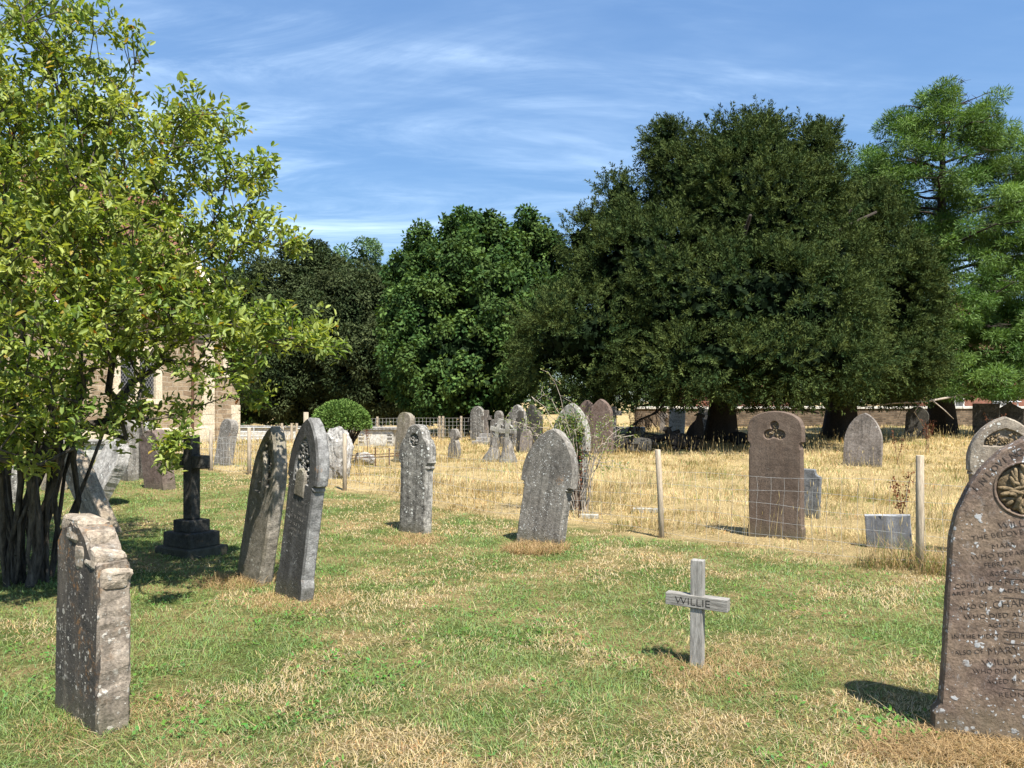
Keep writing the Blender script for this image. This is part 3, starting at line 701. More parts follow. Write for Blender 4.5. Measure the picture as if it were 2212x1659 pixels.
# ------- R: large inscribed stone, right foreground; outline from its visible left half, mirrored
aR = R(-20); P0 = Vector((X(2015, 3.60), 3.60, 0)); ax = Vector((math.cos(aR), math.sin(aR), 0)); nR = Vector((math.sin(aR), -math.cos(aR), 0))
def onR(uf, vf):
    u, v = uf * 2212 / 4032, vf * 2212 / 4032
    ray = Vector(((u - CU) / FU, 1.0, (HV - v) / FU)); o = Vector((0, 0, EYE))
    t = (P0 - o).dot(nR) / ray.dot(nR); p = o + ray * t
    return (p - P0).dot(ax), p.z
left = [onR(*p) for p in ((3671, 2940), (3675, 2845), (3705, 2806), (3713, 2716), (3731, 2416), (3747, 2149), (3772, 2049), (3822, 1948), (3867, 1887), (3945, 1812), (3990, 1787), (4032, 1768))]
sc0 = onR(4042, 2000)[0]
rawl = [(s - sc0, z) for s, z in left]; rawl[0] = (rawl[0][0], 0.0)
apex = (0.0, rawl[-1][1] + 0.012)
rout = [(-s, z) for s, z in rawl] + [apex] + [(s, z) for s, z in reversed(rawl)]
tR = thing('headstone', 'large purple-brown inscribed headstone with white lichen at the right edge', 'headstone')
TR = 0.095
mc = onR(4037, 1963); mcx, mcz = mc[0] - sc0, mc[1]; mr = 0.118
bm = slab(rout, TR, 0.008, 0.003, 12.0, holes=[(ellipse(mcx, mcz, mr, mr, 40), 0.020)])
bm.transform(Matrix.Translation((0, TR / 2, 0)))
bm_obj('stone_body', bm, S_R, tR)
bm = bmesh.new()   # medallion: rim and a flower spray in relief
ring = [(mcx + (mr + 0.003) * math.cos(t), 0.001, mcz + (mr + 0.004) * math.sin(t)) for t in np.linspace(0, 2 * math.pi, 41)]
tube(bm, ring, 0.006, 8, False)
bm_obj('medallion_rim', bm, S_R, tR, True)
bm = bmesh.new(); rr = random.Random(21)
bmesh.ops.create_cone(bm, cap_ends=True, segments=36, radius1=mr - 0.012, radius2=mr - 0.012, depth=0.006, matrix=Matrix.Translation((mcx, 0.0175, mcz)) @ Matrix.Rotation(R(90), 4, 'X'))
for k in range(64):
    a = rr.uniform(0, 6.28); r0 = 0.090 * math.sqrt(rr.random()); ln = rr.uniform(0.020, 0.044)
    c = Vector((mcx + r0 * math.cos(a), 0.014 - rr.random() * 0.012, mcz + r0 * math.sin(a)))
    M = Matrix.Translation(c) @ Matrix.Rotation(-a + rr.uniform(-.6, .6), 4, 'Y') @ Matrix.Rotation(rr.uniform(-.5, .5), 4, 'Z') @ Matrix.Diagonal((ln, 0.012, 0.011, 1))
    bmesh.ops.create_icosphere(bm, subdivisions=2, radius=1.0, matrix=M)
bm_obj('carved_flowers', bm, S_RC, tR, True)
bm = bmesh.new()
# (words, left point, right point of the visible baseline, cap height, all in photo pixels, visible words)
def line(words, p0, p1, cap):
    a, b = onR(*p0), onR(*p1); s = cap / 3028 * 3.6 * 1.02 / 0.70
    ang = math.atan2(b[1] - a[1], b[0] - a[0]); wd_ = math.hypot(b[0] - a[0], b[1] - a[1])
    add_text(bm, words, s, a[0] - sc0, a[1], -0.0006, ang, 0.0012, wd_, -0.0010)
line('WILLIAM', (3932, 2118), (4110, 2100), 24)
line('THE BELOVED HUSBAND', (3826, 2164), (4250, 2110), 18)
line('MARY', (3906, 2197), (4000, 2186), 18)
line('WHO DEPARTED THIS LIFE', (3826, 2240), (4270, 2196), 18)
line('FEBRUARY', (3876, 2270), (4022, 2259), 18)
line('AGED 69', (3896, 2305), (4016, 2296), 17)
line('COME UNTO ME ALL YE THAT', (3760, 2352), (4200, 2318), 17)
line('ARE HEAVY LADEN AND', (3745, 2380), (4120, 2360), 14)
line('ALSO OF', (3777, 2437), (3890, 2425), 17)
line('CHARLES', (3910, 2431), (4110, 2416), 27)
line('WHO DIED AUGUST', (3797, 2474), (4120, 2458), 18)
line('AGED 33', (3890, 2507), (4010, 2501), 17)
line('IN THE MIDST OF LIFE', (3748, 2549), (4045, 2546), 16)
line('ALSO OF', (3760, 2614), (3872, 2608), 17)
line('MARY', (3890, 2613), (4012, 2607), 27)
line('WILLIAM', (3868, 2655), (4045, 2649), 22)
line('WHO DIED NOV', (3832, 2686), (4062, 2686), 18)
line('AGED 89', (3884, 2728), (4016, 2724), 17)
line('REUNITED', (3932, 2780), (4120, 2780), 18)
for p, q in (((3958, 2313), (4120, 2305)), ((3954, 2388), (4125, 2381)), ((3955, 2521), (4120, 2521)), ((3955, 2568), (4120, 2568)), ((3950, 2744), (4120, 2744))):
    a, b = onR(*p), onR(*q)
    box(bm, a[0] - sc0, b[0] - sc0, -0.0015, 0.002, a[1] - 0.0013, a[1] + 0.0013)
arcp = [(3846, 1972), (3872, 1948), (3898, 1916), (3917, 1897), (3938, 1876), (3960, 1859), (3984, 1845), (4008, 1834)]
for ch, i in zip('INLOVING', range(8)):
    p = arcp[i]; q = arcp[min(i + 1, 7)] if i < 7 else (4034, 1824)
    if i == 1: q = (3895, 1926)
    a, b = onR(*p), onR(*q)
    add_text(bm, ch, 24 / 3028 * 3.6 / 0.70, a[0] - sc0, a[1], -0.0006, math.atan2(b[1] - a[1], b[0] - a[0]), 0.0012)
bm_obj('inscription', bm, LETTER, tR)
c = P0 + ax * sc0
tR.location = (c.x, c.y, float(gz(c.x, c.y))); tR.rotation_euler = (0, 0, aR)

# ------------------------------------------------------------------ WILLIE cross
tW = thing('wooden_cross', 'weathered grey wooden cross carved WILLIE standing on the lawn', 'grave cross')
bm = bmesh.new(); box(bm, -0.037, 0.037, -0.030, 0.030, -0.2, 0.635, 0.003); bm_obj('upright', bm, WOODG, tW)
bm = bmesh.new(); box(bm, -0.187, 0.187, -0.040, 0.026, 0.352, 0.425, 0.003)
cb = bm_obj('crossbar', bm, WOODX, tW)
bm = bmesh.new(); add_text(bm, 'WILLIE', 0.062, -0.128, 0.367, -0.0403, 0.0, 0.0008, 0.212, -0.0009); bm_obj('carved_name', bm, LETTERB, cb)
place(tW, 1506, 4.61, 0, 0.4, R(-30))

# ------------------------------------------------------------------ stepped stone crosses
def cross_bm(h, sw, st, span, zarm, ah, tiers=(), foot=0.0, taper=0.0):
    bm = bmesh.new(); z = -0.15
    for w, t in tiers:
        box(bm, -w / 2, w / 2, -w / 2 * 0.8, w / 2 * 0.8, z, (0 if z < 0 else z) + t, 0.012); z = (0 if z < 0 else z) + t
    return bm, z
tX = thing('stone_cross', 'blackened stone cross on a three-tier base shaded by the shrub', 'grave cross')
bm = bmesh.new(); box(bm, -0.30, 0.30, -0.24, 0.24, -0.1, 0.085, 0.015); bm_obj('base_slab', bm, S_DK, tX)
bm = bmesh.new(); box(bm, -0.235, 0.235, -0.18, 0.18, 0.085, 0.235, 0.01); bm_obj('base_block', bm, S_DK, tX)
bm = bmesh.new(); box(bm, -0.15, 0.15, -0.12, 0.12, 0.235, 0.36, 0.01); bm_obj('socket_stone', bm, S_DK, tX)
bm = bmesh.new(); box(bm, -0.075, 0.075, -0.055, 0.055, 0.36, 1.24, 0.012); bm_obj('shaft', bm, S_DK, tX)
bm = bmesh.new(); box(bm, -0.25, -0.077, -0.053, 0.053, 0.90, 1.04, 0.012); box(bm, 0.077, 0.25, -0.053, 0.053, 0.90, 1.04, 0.012); bm_obj('cross_arms', bm, S_DK, tX)
place(tX, 414, 8.15, 0.5, -0.8)
def small_cross(label, u, d, h, span, mat, tiers=(), sw=0.11, lean=0, roll=0, zarm=0.72, alpha=ALPHA, white=None):
    t = thing('stone_cross', label, 'grave cross'); z = 0.0
    for w, th in tiers:
        bm = bmesh.new(); box(bm, -w / 2, w / 2, -w * 0.4, w * 0.4, z if z > 0 else -0.2, z + th, 0.01); bm_obj('step', bm, white or mat, t); z += th
    bm = bmesh.new(); box(bm, -sw / 2, sw / 2, -sw * 0.4, sw * 0.4, z if z > 0 else -0.2, h, 0.01); bm_obj('shaft', bm, mat, t)
    za = h * zarm
    bm = bmesh.new()
    for s in (-1, 1): box(bm, *sorted((s * (sw / 2 + 0.002), s * span / 2)), -sw * 0.38, sw * 0.38, za, za + sw, 0.01)
    bm_obj('cross_arms', bm, mat, t)
    return place(t, u, d, lean, roll, alpha)
small_cross('small brown cross on three white steps in the far grass', 1051, 28.0, 1.25, 0.42, S_J, ((0.85, 0.14), (0.60, 0.13), (0.42, 0.13)), 0.15, white=S_X)
small_cross('dark plain cross standing before the pointed grey stone by the dark trees', 1120, 23.6, 1.28, 0.30, S_DK, (), 0.14, 2, 3)
small_cross('grey cross with square foot block behind the tall brown pointed stone', 1326, 25.5, 1.42, 0.55, S_D, ((0.62, 0.28),), 0.15, zarm=0.80)

# celtic rock crosses
def rock_cross(label, u, d, h, roll, lean, seed):
    t = thing('rock_cross', label, 'grave cross'); rr = random.Random(seed)
    bm = bmesh.new(); tube(bm, [(0, 0, -0.15), (0.01, 0, 0.1), (0, 0, 0.36), (0, 0, 0.62)], [0.30, 0.22, 0.13, 0.10], 9)
    for v in bm.verts: v.co += noise.noise_vector(v.co * 6 + Vector((seed, 0, 0))) * 0.05
    bmesh.ops.subdivide_edges(bm, edges=bm.edges[:], cuts=1, use_grid_fill=True)
    for v in bm.verts: v.co += noise.noise_vector(v.co * 13 + Vector((seed, 3, 0))) * 0.03
    bm_obj('rock_base', bm, S_E, t)
    bm = bmesh.new(); tube(bm, [(0.17 * math.cos(a), 0, h - 0.30 + 0.17 * math.sin(a)) for a in np.linspace(0, 6.283, 17)], 0.032, 6, False); bm_obj('wheel', bm, S_D, t)
    bm = bmesh.new(); box(bm, -0.06, 0.06, -0.05, 0.05, 0.55, h, 0.012); 
    for s in (-1, 1): box(bm, *sorted((s * 0.062, s * 0.24)), -0.048, 0.048, h - 0.36, h - 0.24, 0.012)
    bm_obj('cross_head', bm, S_F, t)
    return place(t, u, d, lean, roll)
rock_cross('wheel-headed cross on rough rock base leaning right, left of a pair', 1062, 19.8, 1.12, 11, 6, 2.0)
rock_cross('wheel-headed cross on rough rock base, right of a leaning pair', 1096, 19.6, 1.08, 1, 0, 5.0)

# ------------------------------------------------------------------ other headstones
def hs(label, u, d, half, Wd, H, T, mat, lean=0.0, roll=0.0, alpha=ALPHA, rough=0.005, name='headstone'):
    o = bm_obj(name, slab(outline(half, Wd, H), T, 0.012, rough, u * 0.013 + d), mat)
    tag(o, label, 'headstone'); return place(o, u, d, lean, roll, alpha)
# behind and beside the shrub
hs('orange lichened slab leaning far to the left behind the rough stone', 226, 9.6, prof_round(0.75), 0.52, 1.12, 0.16, S_A2, -14, -22, R(-37), 0.012)
hs('grey slab leaning right behind the orange lichened slab', 193, 11.7, prof_round(0.7), 0.60, 1.10, 0.18, S_X, 16, 26, R(-37), 0.012)
hs('plain grey headstone deep in the shade of the shrub twigs', 272, 15.1, prof_round(0.8), 0.55, 1.22, 0.22, S_E, 0, 0)
hs('weathered grey headstone second from the church behind the twigs', 310, 15.4, prof_gothic(0.7), 0.60, 1.18, 0.20, S_D, -2, 3)
hs('dark fronted headstone tilting left with pale spotted edge', 346, 13.6, prof_round(0.75), 0.60, 1.05, 0.24, S_K, -3, -6)
hs('pinkish spotted headstone glimpsed between the shrub stems', 116, 13.6, prof_round(0.7), 0.55, 0.85, 0.2, S_A2, 3, 3)
hs('grey headstone hidden low behind the dark stems of the shrub', 20, 12.0, prof_gothic(0.7), 0.55, 0.95, 0.16, S_D, 0, -3)
# beyond the fence, left
hs('slim grey headstone leaning right in dry grass near the field gate', 481, 19.2, prof_round(0.8), 0.46, 1.17, 0.22, S_E, 8, 5)
hs('tall narrow round-topped headstone behind the pale lobed stone', 868, 20.0, prof_round(0.85), 0.46, 1.30, 0.17, S_B, 5, 3)
hs('small waisted stone alone in the middle of the dry grass', 981, 21.0, [(0.9, 0), (1, 0.3), (0.75, 0.55), (0.55, 0.6)] + [(0.75 * math.cos(t), 0.8 + 0.2 * math.sin(t)) for t in np.linspace(-0.9, math.pi / 2, 10)], 0.34, 0.82, 0.17, S_E, 0, 2)
hs('round-topped grey headstone left of the stepped cross', 1032, 30.5, prof_round(0.7), 0.66, 1.36, 0.16, S_D)
hs('trefoil-topped grey headstone behind the two wheel crosses', 1078, 26.5, prof_trefoil(), 0.66, 1.25, 0.15, S_E)
hs('slender pointed grey headstone before the dark trees', 1116, 25.2, prof_gothic(0.65), 0.66, 1.47, 0.16, S_D, 0, 2)
hs('dark speckled gable-topped headstone beside the briar', 1150, 25.4, prof_gable(0.72), 0.72, 1.46, 0.18, S_DK)
hs('low round-headed stone at the foot of the briar', 1134, 23.2, prof_round(0.6), 0.38, 0.74, 0.13, S_J, 4, 4)
hs('tall brown pointed headstone in yew shade, right of two', 1301, 23.4, prof_gothic(0.72, 0.8), 0.68, 1.66, 0.18, S_K, 0, -1)
hs('brown pointed headstone in yew shade, left of two', 1268, 24.6, prof_gothic(0.72, 0.8), 0.62, 1.62, 0.18, S_K)
# under the yew and beyond
tM = thing('headstone', 'white marble headstone with faint inscription beneath the yew boughs', 'headstone')
bm_obj('stone_body', slab(outline(prof_flat(), 0.75, 1.22), 0.14, 0.01, 0.003, 3.0), S_W, tM)
bm = bmesh.new(); rr = random.Random(6)
for z, a, b in ((1.02, -0.05, 0.25), (0.86, -0.12, 0.26), (0.70, -0.16, 0.22), (0.60, -0.2, 0.26), (0.46, -0.2, 0.2)):
    box(bm, a, b, -0.0725, -0.069, z, z + 0.012)
    x_ = a
    while x_ < b: box(bm, x_, x_ + 0.012, -0.0728, -0.069, z - rr.uniform(0.03, 0.08), z - 0.004); x_ += rr.uniform(0.05, 0.11)
bm_obj('inscription_lines', bm, S_H, tM)
place(tM, 1461, 36.0, 0, 3)
hs('grey slab leaning steeply right beyond the yew trunk', 1515, 37.0, prof_flat(), 0.8, 1.25, 0.16, S_D, 14, 10)
hs('small eroded stone with a rounded head near the brick wall', 1430, 39.5, [(0.6, 0), (0.45, 0.6)] + [(0.95 * math.cos(t), 0.82 + 0.18 * math.sin(t)) for t in np.linspace(-0.6, math.pi / 2, 8)], 0.42, 1.05, 0.25, S_J, 4, 4)
hs('black leaning headstone left of the redwood trunk', 1978, 32.0, prof_gothic(0.7), 0.85, 1.35, 0.2, S_DK, 0, 4)
hs('wide black headstone under the redwood, right of its trunk', 2130, 33.0, prof_flat(), 1.0, 1.45, 0.2, S_DK, 0, 0)
hs('black pointed headstone at the far right under the redwood', 2182, 33.5, prof_gable(0.8), 1.0, 1.5, 0.2, S_DK, 0, 0)
for i, (u, d, w, h) in enumerate(((1578, 44, 0.55, 0.55), (1640, 45, 0.6, 0.5), (1792, 45, 0.6, 0.7), (1832, 45, 0.6, 0.75), (2042, 43, 0.5, 0.85))):
    hs(('low pale headstone against the far wall just right of the yew trunk', 'squat pale headstone by the far wall behind the brown sandstone headstone', 'pale headstone by the far wall left of the second yew trunk',
        'pale headstone by the far wall behind the squat pointed stone', 'small white headstone by the far wall right of the redwood trunk')[i], u, d, prof_round(0.6), w, h, 0.14, S_X if i else S_D, 0, 2 * (i - 2))
# chest tombs
def chest(label, u, d, w, dep, h, alpha, dz=0.0):
    t = thing('chest_tomb', label, 'tomb')
    bm = bmesh.new(); box(bm, -w / 2, w / 2, -dep / 2, dep / 2, -0.2, h - 0.10, 0.01); bm_obj('chest', bm, S_WALL, t)
    bm = bmesh.new(); box(bm, -w / 2 - 0.08, w / 2 + 0.08, -dep / 2 - 0.08, dep / 2 + 0.08, h - 0.10, h, 0.015); bm_obj('lid', bm, S_D, t)
    bm = bmesh.new()
    for s in (-1, 1):
        for k in range(3): box(bm, *sorted((s * (w / 2 - 0.22), s * (w / 2 - 0.04))), -dep / 2 - 0.02, -dep / 2 + 0.01, 0.14 + k * 0.13, 0.20 + k * 0.13, 0.006)
    bm_obj('corner_fluting', bm, S_D, t)
    return place(t, u, d, 0, 0, alpha, dz)
chest('white chest tomb with overhanging lid right of the clipped bush', 818, 28.0, 1.30, 0.8, 0.68, R(-6))
chest('pale spotted chest tomb below the church window', 205, 21.6, 1.5, 0.8, 0.52, R(-10))
# rough lumpy stone behind C
t = thing('rockwork_monument', 'lumpy rockwork monument with white lichen top behind the dark grey stone', 'monument')
bm = bmesh.new(); r = bmesh.ops.create_icosphere(bm, subdivisions=4, radius=1.0)
for v in r['verts']:
    c = Vector([math.copysign(abs(q) ** 0.7, q) for q in v.co]); c += noise.noise_vector(c * 2.0 + Vector((5, 1, 1))) * 0.22 + noise.noise_vector(c * 6) * 0.10
    v.co = Vector((c.x * 0.29 + (c.z + 1) * 0.02, c.y * 0.24, 0.47 + c.z * 0.56))
bm_obj('rock_pillar', bm, S_X, t)
bm = bmesh.new(); r = bmesh.ops.create_icosphere(bm, subdivisions=3, radius=1.0)
for v in r['verts']:
    c = v.co + noise.noise_vector(v.co * 2.4 + Vector((8, 1, 1))) * 0.3; v.co = Vector((-0.38 + c.x * 0.22, c.y * 0.2, 0.22 + c.z * 0.38 + c.x * 0.12))
bm_obj('rock_heap', bm, S_E, t)
place(t, 724, 15.8, 0, 2)
# white kerb scraps in grass
for i, (u, v, w, lab) in enumerate(((1272, 1117, 0.26, 'short white kerbstone lying below the ivy covered stone'), (1400, 1107, 0.45, 'flat white ledger edge lying left of the tall fence post'), (1352, 912, 1.8, 'pale flat tomb slab lying beyond the yew shade'))):
    bm = bmesh.new(); d = D(v); box(bm, -w / 2, w / 2, -0.05 if i < 2 else -0.4, 0.05 if i < 2 else 0.4, -0.05, 0.055 if i < 2 else 0.34, 0.008)
    o = bm_obj('kerbstone', bm, S_WALL); tag(o, lab, 'kerbstone'); place(o, u, d if i < 2 else 37, 0, 0, R(-12))
bm = bmesh.new(); r = bmesh.ops.create_icosphere(bm, subdivisions=3, radius=1.0)
for v in r['verts']:
    c = v.co + noise.noise_vector(v.co * 2 + Vector((3, 1, 1))) * 0.3; v.co = Vector((c.x * 0.32, c.y * 0.15, 0.14 + c.z * 0.17))
o = bm_obj('fallen_stone', bm, S_X); tag(o, 'small pale fallen stone behind the rusty iron rail', 'stone'); place(o, 788, 19.3, 0, 0)

# ------------------------------------------------------------------ stock fence
tFn = thing('stock_fence', 'wooden post and wire mesh stock fence crossing the churchyard', 'fence')
def along(s): return (FX - s, FY + s)
def fence_post(s, h, r, lean=(0, 0)):
    x, y = along(s); bm = bmesh.new(); z = float(gz(x, y))
    tube(bm, [(x, y, z - 0.3), (x + lean[0] * 0.5, y + lean[1] * .5, z + h * 0.5), (x + lean[0], y + lean[1], z + h - 0.006), (x + lean[0], y + lean[1], z + h)], [r, r * 0.99, r * 0.97, r * 0.86], 12)
    o = bm_obj('fence_post', bm, WOODP, tFn, True)
    for p in o.data.polygons:
        if len(p.vertices) > 4: p.use_smooth = False
posts = [(-1.98, 1.06, 0.036, (0.0, 0)), (0, 1.04, 0.034, (-0.055, 0)), (3.2, 1.0, 0.034, (0, 0)), (4.78, 1.02, 0.04, (0, 0)), (5.73, 1.36, 0.05, (0, 0)), (7.39, 1.0, 0.04, (0, 0)), (8.73, 0.95, 0.042, (0, 0)), (10.3, 0.95, 0.04, (0, 0)), (12.0, 0.95, 0.04, (0, 0)), (-4.1, 1.05, 0.036, (0, 0))]
for p in posts: fence_post(*p)
bm = bmesh.new(); rr = random.Random(4)
hz = (0.07, 0.20, 0.34, 0.49, 0.64, 0.80)
s0, s1 = -4.1, 12.0
for i, h in enumerate(hz):
    pts = []; s = s0
    while s <= s1:
        x, y = along(s); sag = 0.015 * math.sin(s * 2.1 + i) + 0.012 * math.sin(s * 5.3 + i * 2)
        pts.append((x + 0.03 + 0.01 * math.sin(s * 3 + i), y - 0.03, float(gz(x, y)) + h + sag)); s += 0.10
    rad = [max(0.0015, 0.00017 * p[1]) for p in pts]
    tube(bm, pts, rad, 3, False)
s = s0; 
while s <= s1:
    x, y = along(s); z = float(gz(x, y)); jx = rr.uniform(-0.012, 0.012)
    pts = [(x + 0.03 + jx * (k % 2) + 0.01 * math.sin(s * 3 + k), y - 0.03, z + h + 0.015 * math.sin(s * 2.1 + k) + 0.012 * math.sin(s * 5.3 + k * 2)) for k, h in enumerate(hz)]
    tube(bm, pts, max(0.0014, 0.00014 * y), 3, False); s += 0.106
bm_obj('wire_netting', bm, WIRE, tFn)
bm = bmesh.new(); x, y = along(5.73)
tube(bm, [(x + 0.02, y - 0.05, 1.15), (x + 0.55, y - 0.45, 0.15)], 0.006, 4); bm_obj('stay_wire', bm, DEADWOOD, tFn)
# far fence near the dark trees
tF2 = thing('far_fence', 'distant wire fence with pale posts in front of the dark trees', 'fence')
fp = [(752, 33), (815, 32.5), (893, 32.0), (949, 31.5), (957, 31.4), (996, 31.0), (1022, 30.8)]
for u, d in fp:
    bm = bmesh.new(); x = X(u, d); z = float(gz(x, d)); tube(bm, [(x, d, z - 0.2), (x, d, z + 0.98)], 0.05, 6); bm_obj('fence_post', bm, WOODP, tF2)
bm = bmesh.new()
for h in (0.15, 0.3, 0.45, 0.6, 0.75, 0.9): tube(bm, [(X(u, d), d - 0.06, float(gz(X(u, d), d)) + h) for u, d in fp], 0.007, 3, False)
xa, xb = X(752, 33), X(1022, 30.8); k = 0
while xa + k * 0.16 < xb:
    x = xa + k * 0.16; d = 33 - 2.2 * (x - xa) / (xb - xa) - 0.06; z = float(gz(x, d)); tube(bm, [(x, d, z + 0.15), (x, d, z + 0.9)], 0.006, 3, False); k += 1
bm_obj('wire_netting', bm, WIRE, tF2)
# field gate
tGt = thing('field_gate', 'galvanised steel field gate beyond the leaning stones', 'gate')
dg_ = 43.0; zg = -1.0; x0, x1 = X(497, dg_), X(612, dg_)
bm = bmesh.new()
for h in (0.12, 0.30, 0.48, 0.66, 0.86, 1.12): tube(bm, [(x0, dg_, zg + h), (x1, dg_, zg + h)], 0.024, 6)
for t_ in (0, 0.45, 1.0): tube(bm, [(x0 + (x1 - x0) * t_, dg_ - 0.03, zg), (x0 + (x1 - x0) * t_, dg_ - 0.03, zg + 1.14)], 0.026, 6)
bm_obj('gate_bars', bm, STEEL, tGt)
for u in (609, 630, 641):
    bm = bmesh.new(); x = X(u, dg_); tube(bm, [(x, dg_, zg - 0.2), (x, dg_, zg + 1.35)], 0.07, 7); bm_obj('gate_post', bm, WOODP, tGt)
bm = bmesh.new(); xa, xb = X(641, dg_), X(720, dg_)
for h in (0.45, 0.75, 1.05): tube(bm, [(xa, dg_, zg + h), (xb, dg_, zg + h)], 0.035, 5)
bm_obj('side_rails', bm, STEEL, tGt)
# low rusty grave rail
tRl = thing('iron_rail', 'low rusty iron grave rail left of the pale lobed stone', 'railing')
dr = 18.6
for u in (757, 811, 841):
    bm = bmesh.new(); x = X(u, dr); tube(bm, [(x, dr, -0.1), (x, dr, 0.46 if u > 760 else 0.42)], 0.018, 5); bm_obj('rail_post', bm, RUST, tRl)
bm = bmesh.new(); tube(bm, [(X(735, dr), dr, 0.20), (X(811, dr), dr - 0.02, 0.24), (X(868, dr), dr, 0.28)], 0.013, 5); tube(bm, [(X(740, dr), dr + 0.05, 0.27), (X(868, dr), dr + 0.05, 0.33)], 0.011, 5); bm_obj('rails', bm, RUST, tRl)
# white railing and dead boughs, far right
tWr = thing('white_railing', 'short white painted railing beyond the wall at far right', 'railing')
bm = bmesh.new(); d = 52.0
tube(bm, [(X(2145, d), d, Z(857, d)), (X(2206, d), d, Z(856, d))], 0.06, 5); tube(bm, [(X(2145, d), d, Z(868, d)), (X(2206, d), d, Z(868, d))], 0.04, 5)
bm_obj('rails', bm, S_W, tWr)
for u in (2148, 2163, 2178, 2200):
    bm = bmesh.new(); tube(bm, [(X(u, d), d + 0.1, 0.0), (X(u, d), d + 0.1, Z(846, d))], 0.05, 5); bm_obj('baluster', bm, S_W, tWr)

# ------------------------------------------------------------------ boundary walls
def brick_mat(name, ca, cb, mortar, scale=1.0, bw=0.45, rh=0.16, stoney=0.0):
    m, nt, out = mat_new(name); t = nd(nt, 'ShaderNodeTexCoord')
    sp = nd(nt, 'ShaderNodeSeparateXYZ'); nt.links.new(t.outputs['Object'], sp.inputs[0])
    cb_ = nd(nt, 'ShaderNodeCombineXYZ'); nt.links.new(mathn(nt, 'ADD', sp.outputs[0], sp.outputs[1]), cb_.inputs[0]); nt.links.new(sp.outputs[2], cb_.inputs[1])
    v = cb_.outputs[0]
    if stoney:
        wv = nd(nt, 'ShaderNodeVectorMath', operation='ADD'); nz = nd(nt, 'ShaderNodeTexNoise', i_Scale=2.5, i_Detail=3.0); nt.links.new(v, nz.inputs['Vector'])
        s_ = nd(nt, 'ShaderNodeVectorMath', operation='SCALE'); s_.inputs['Scale'].default_value = stoney; nt.links.new(nz.outputs['Color'], s_.inputs[0])
        nt.links.new(v, wv.inputs[0]); nt.links.new(s_.outputs[0], wv.inputs[1]); v = wv.outputs[0]
    b = nd(nt, 'ShaderNodeTexBrick'); nt.links.new(v, b.inputs['Vector'])
    b.inputs['Color1'].default_value = (*ca, 1); b.inputs['Color2'].default_value = (*cb, 1); b.inputs['Mortar'].default_value = (*mortar, 1)
    b.inputs['Scale'].default_value = scale; b.inputs['Brick Width'].default_value = bw; b.inputs['Row Height'].default_value = rh; b.inputs['Mortar Size'].default_value = 0.012; b.inputs['Bias'].default_value = -0.1
    n = onoise(nt, t.outputs['Object'], 3.0, 6, 0.7)
    c = mixc(nt, 0.75, b.outputs[0], ramp(nt, n, [(0.3, (0.5, 0.5, 0.5)), (0.7, (1.4, 1.4, 1.4))]), 'MULTIPLY')
    n2 = onoise(nt, t.outputs['Object'], 22.0, 5, 0.7)
    c = mixc(nt, 0.5, c, ramp(nt, n2, [(0.3, (0.55, 0.55, 0.55)), (0.7, (1.4, 1.4, 1.4))]), 'MULTIPLY')
    principled(nt, out, c, 0.95, mathn(nt, 'ADD', mathn(nt, 'MULTIPLY', b.outputs['Fac'], -0.6), n2), 0.7, 0.02, 0.1)
    return m
M_RUB = brick_mat('brown_rubble_stone', (0.075, 0.055, 0.038), (0.17, 0.125, 0.085), (0.11, 0.095, 0.075), 1.0, 0.38, 0.12, 0.09)
M_BRICK = brick_mat('red_brick', (0.20, 0.062, 0.038), (0.27, 0.095, 0.058), (0.22, 0.18, 0.15), 1.0, 0.225, 0.075)
M_CREAM = brick_mat('cream_rubble_wall', (0.20, 0.145, 0.095), (0.36, 0.28, 0.19), (0.34, 0.29, 0.22), 1.0, 0.42, 0.17, 0.16)
M_ASH = stone('cream_ashlar', (0.47, 0.40, 0.29), (0.57, 0.50, 0.39), lich=0.3, orange=0.12, streak=0.1, spot=6, seed=20.5, bstr=0.5)
M_TILE = brick_mat('clay_roof_tiles', (0.16, 0.075, 0.05), (0.22, 0.115, 0.08), (0.08, 0.045, 0.035), 1.0, 0.20, 0.15, 0.0)
M_WHITE = plain('white_paint', (0.62, 0.62, 0.60), (0.72, 0.72, 0.70), 6, 0.6, (1, 1, 1), 0.2, 1)
def wall(label, u0, d0, u1, d1, h, mat, cop, z0=None):
    t = thing('boundary_wall', label, 'wall', (X(u0, d0), d0, 0)); a = Vector((X(u0, d0), d0, 0)); b = Vector((X(u1, d1), d1, 0)); L = (b - a).length
    t.rotation_euler = (0, 0, math.atan2(b.y - a.y, b.x - a.x)); t.location.z = float(gz(a.x, a.y)) if z0 is None else z0
    bm = bmesh.new(); box(bm, 0, L, -0.2, 0.2, -0.3, h - 0.15); bm_obj('wall_body', bm, mat, t)
    bm = bmesh.new(); x = 0.0; rr = random.Random(int(u0))
    while x < L:
        w = rr.uniform(0.5, 0.9); box(bm, x, min(L, x + w - 0.012), -0.28, 0.28, h - 0.15, h + rr.uniform(-0.012, 0.012), 0.02); x += w
    bm_obj('coping', bm, cop, t)
wall('brown stone boundary wall with white coping behind the yews', 1372, 47.0, 2500, 50.0, 1.30, M_RUB, S_WALL)
wall('low whitewashed wall behind the field gate', 480, 49.0, 760, 46.0, 1.10, S_WALL, S_D, -1.05)
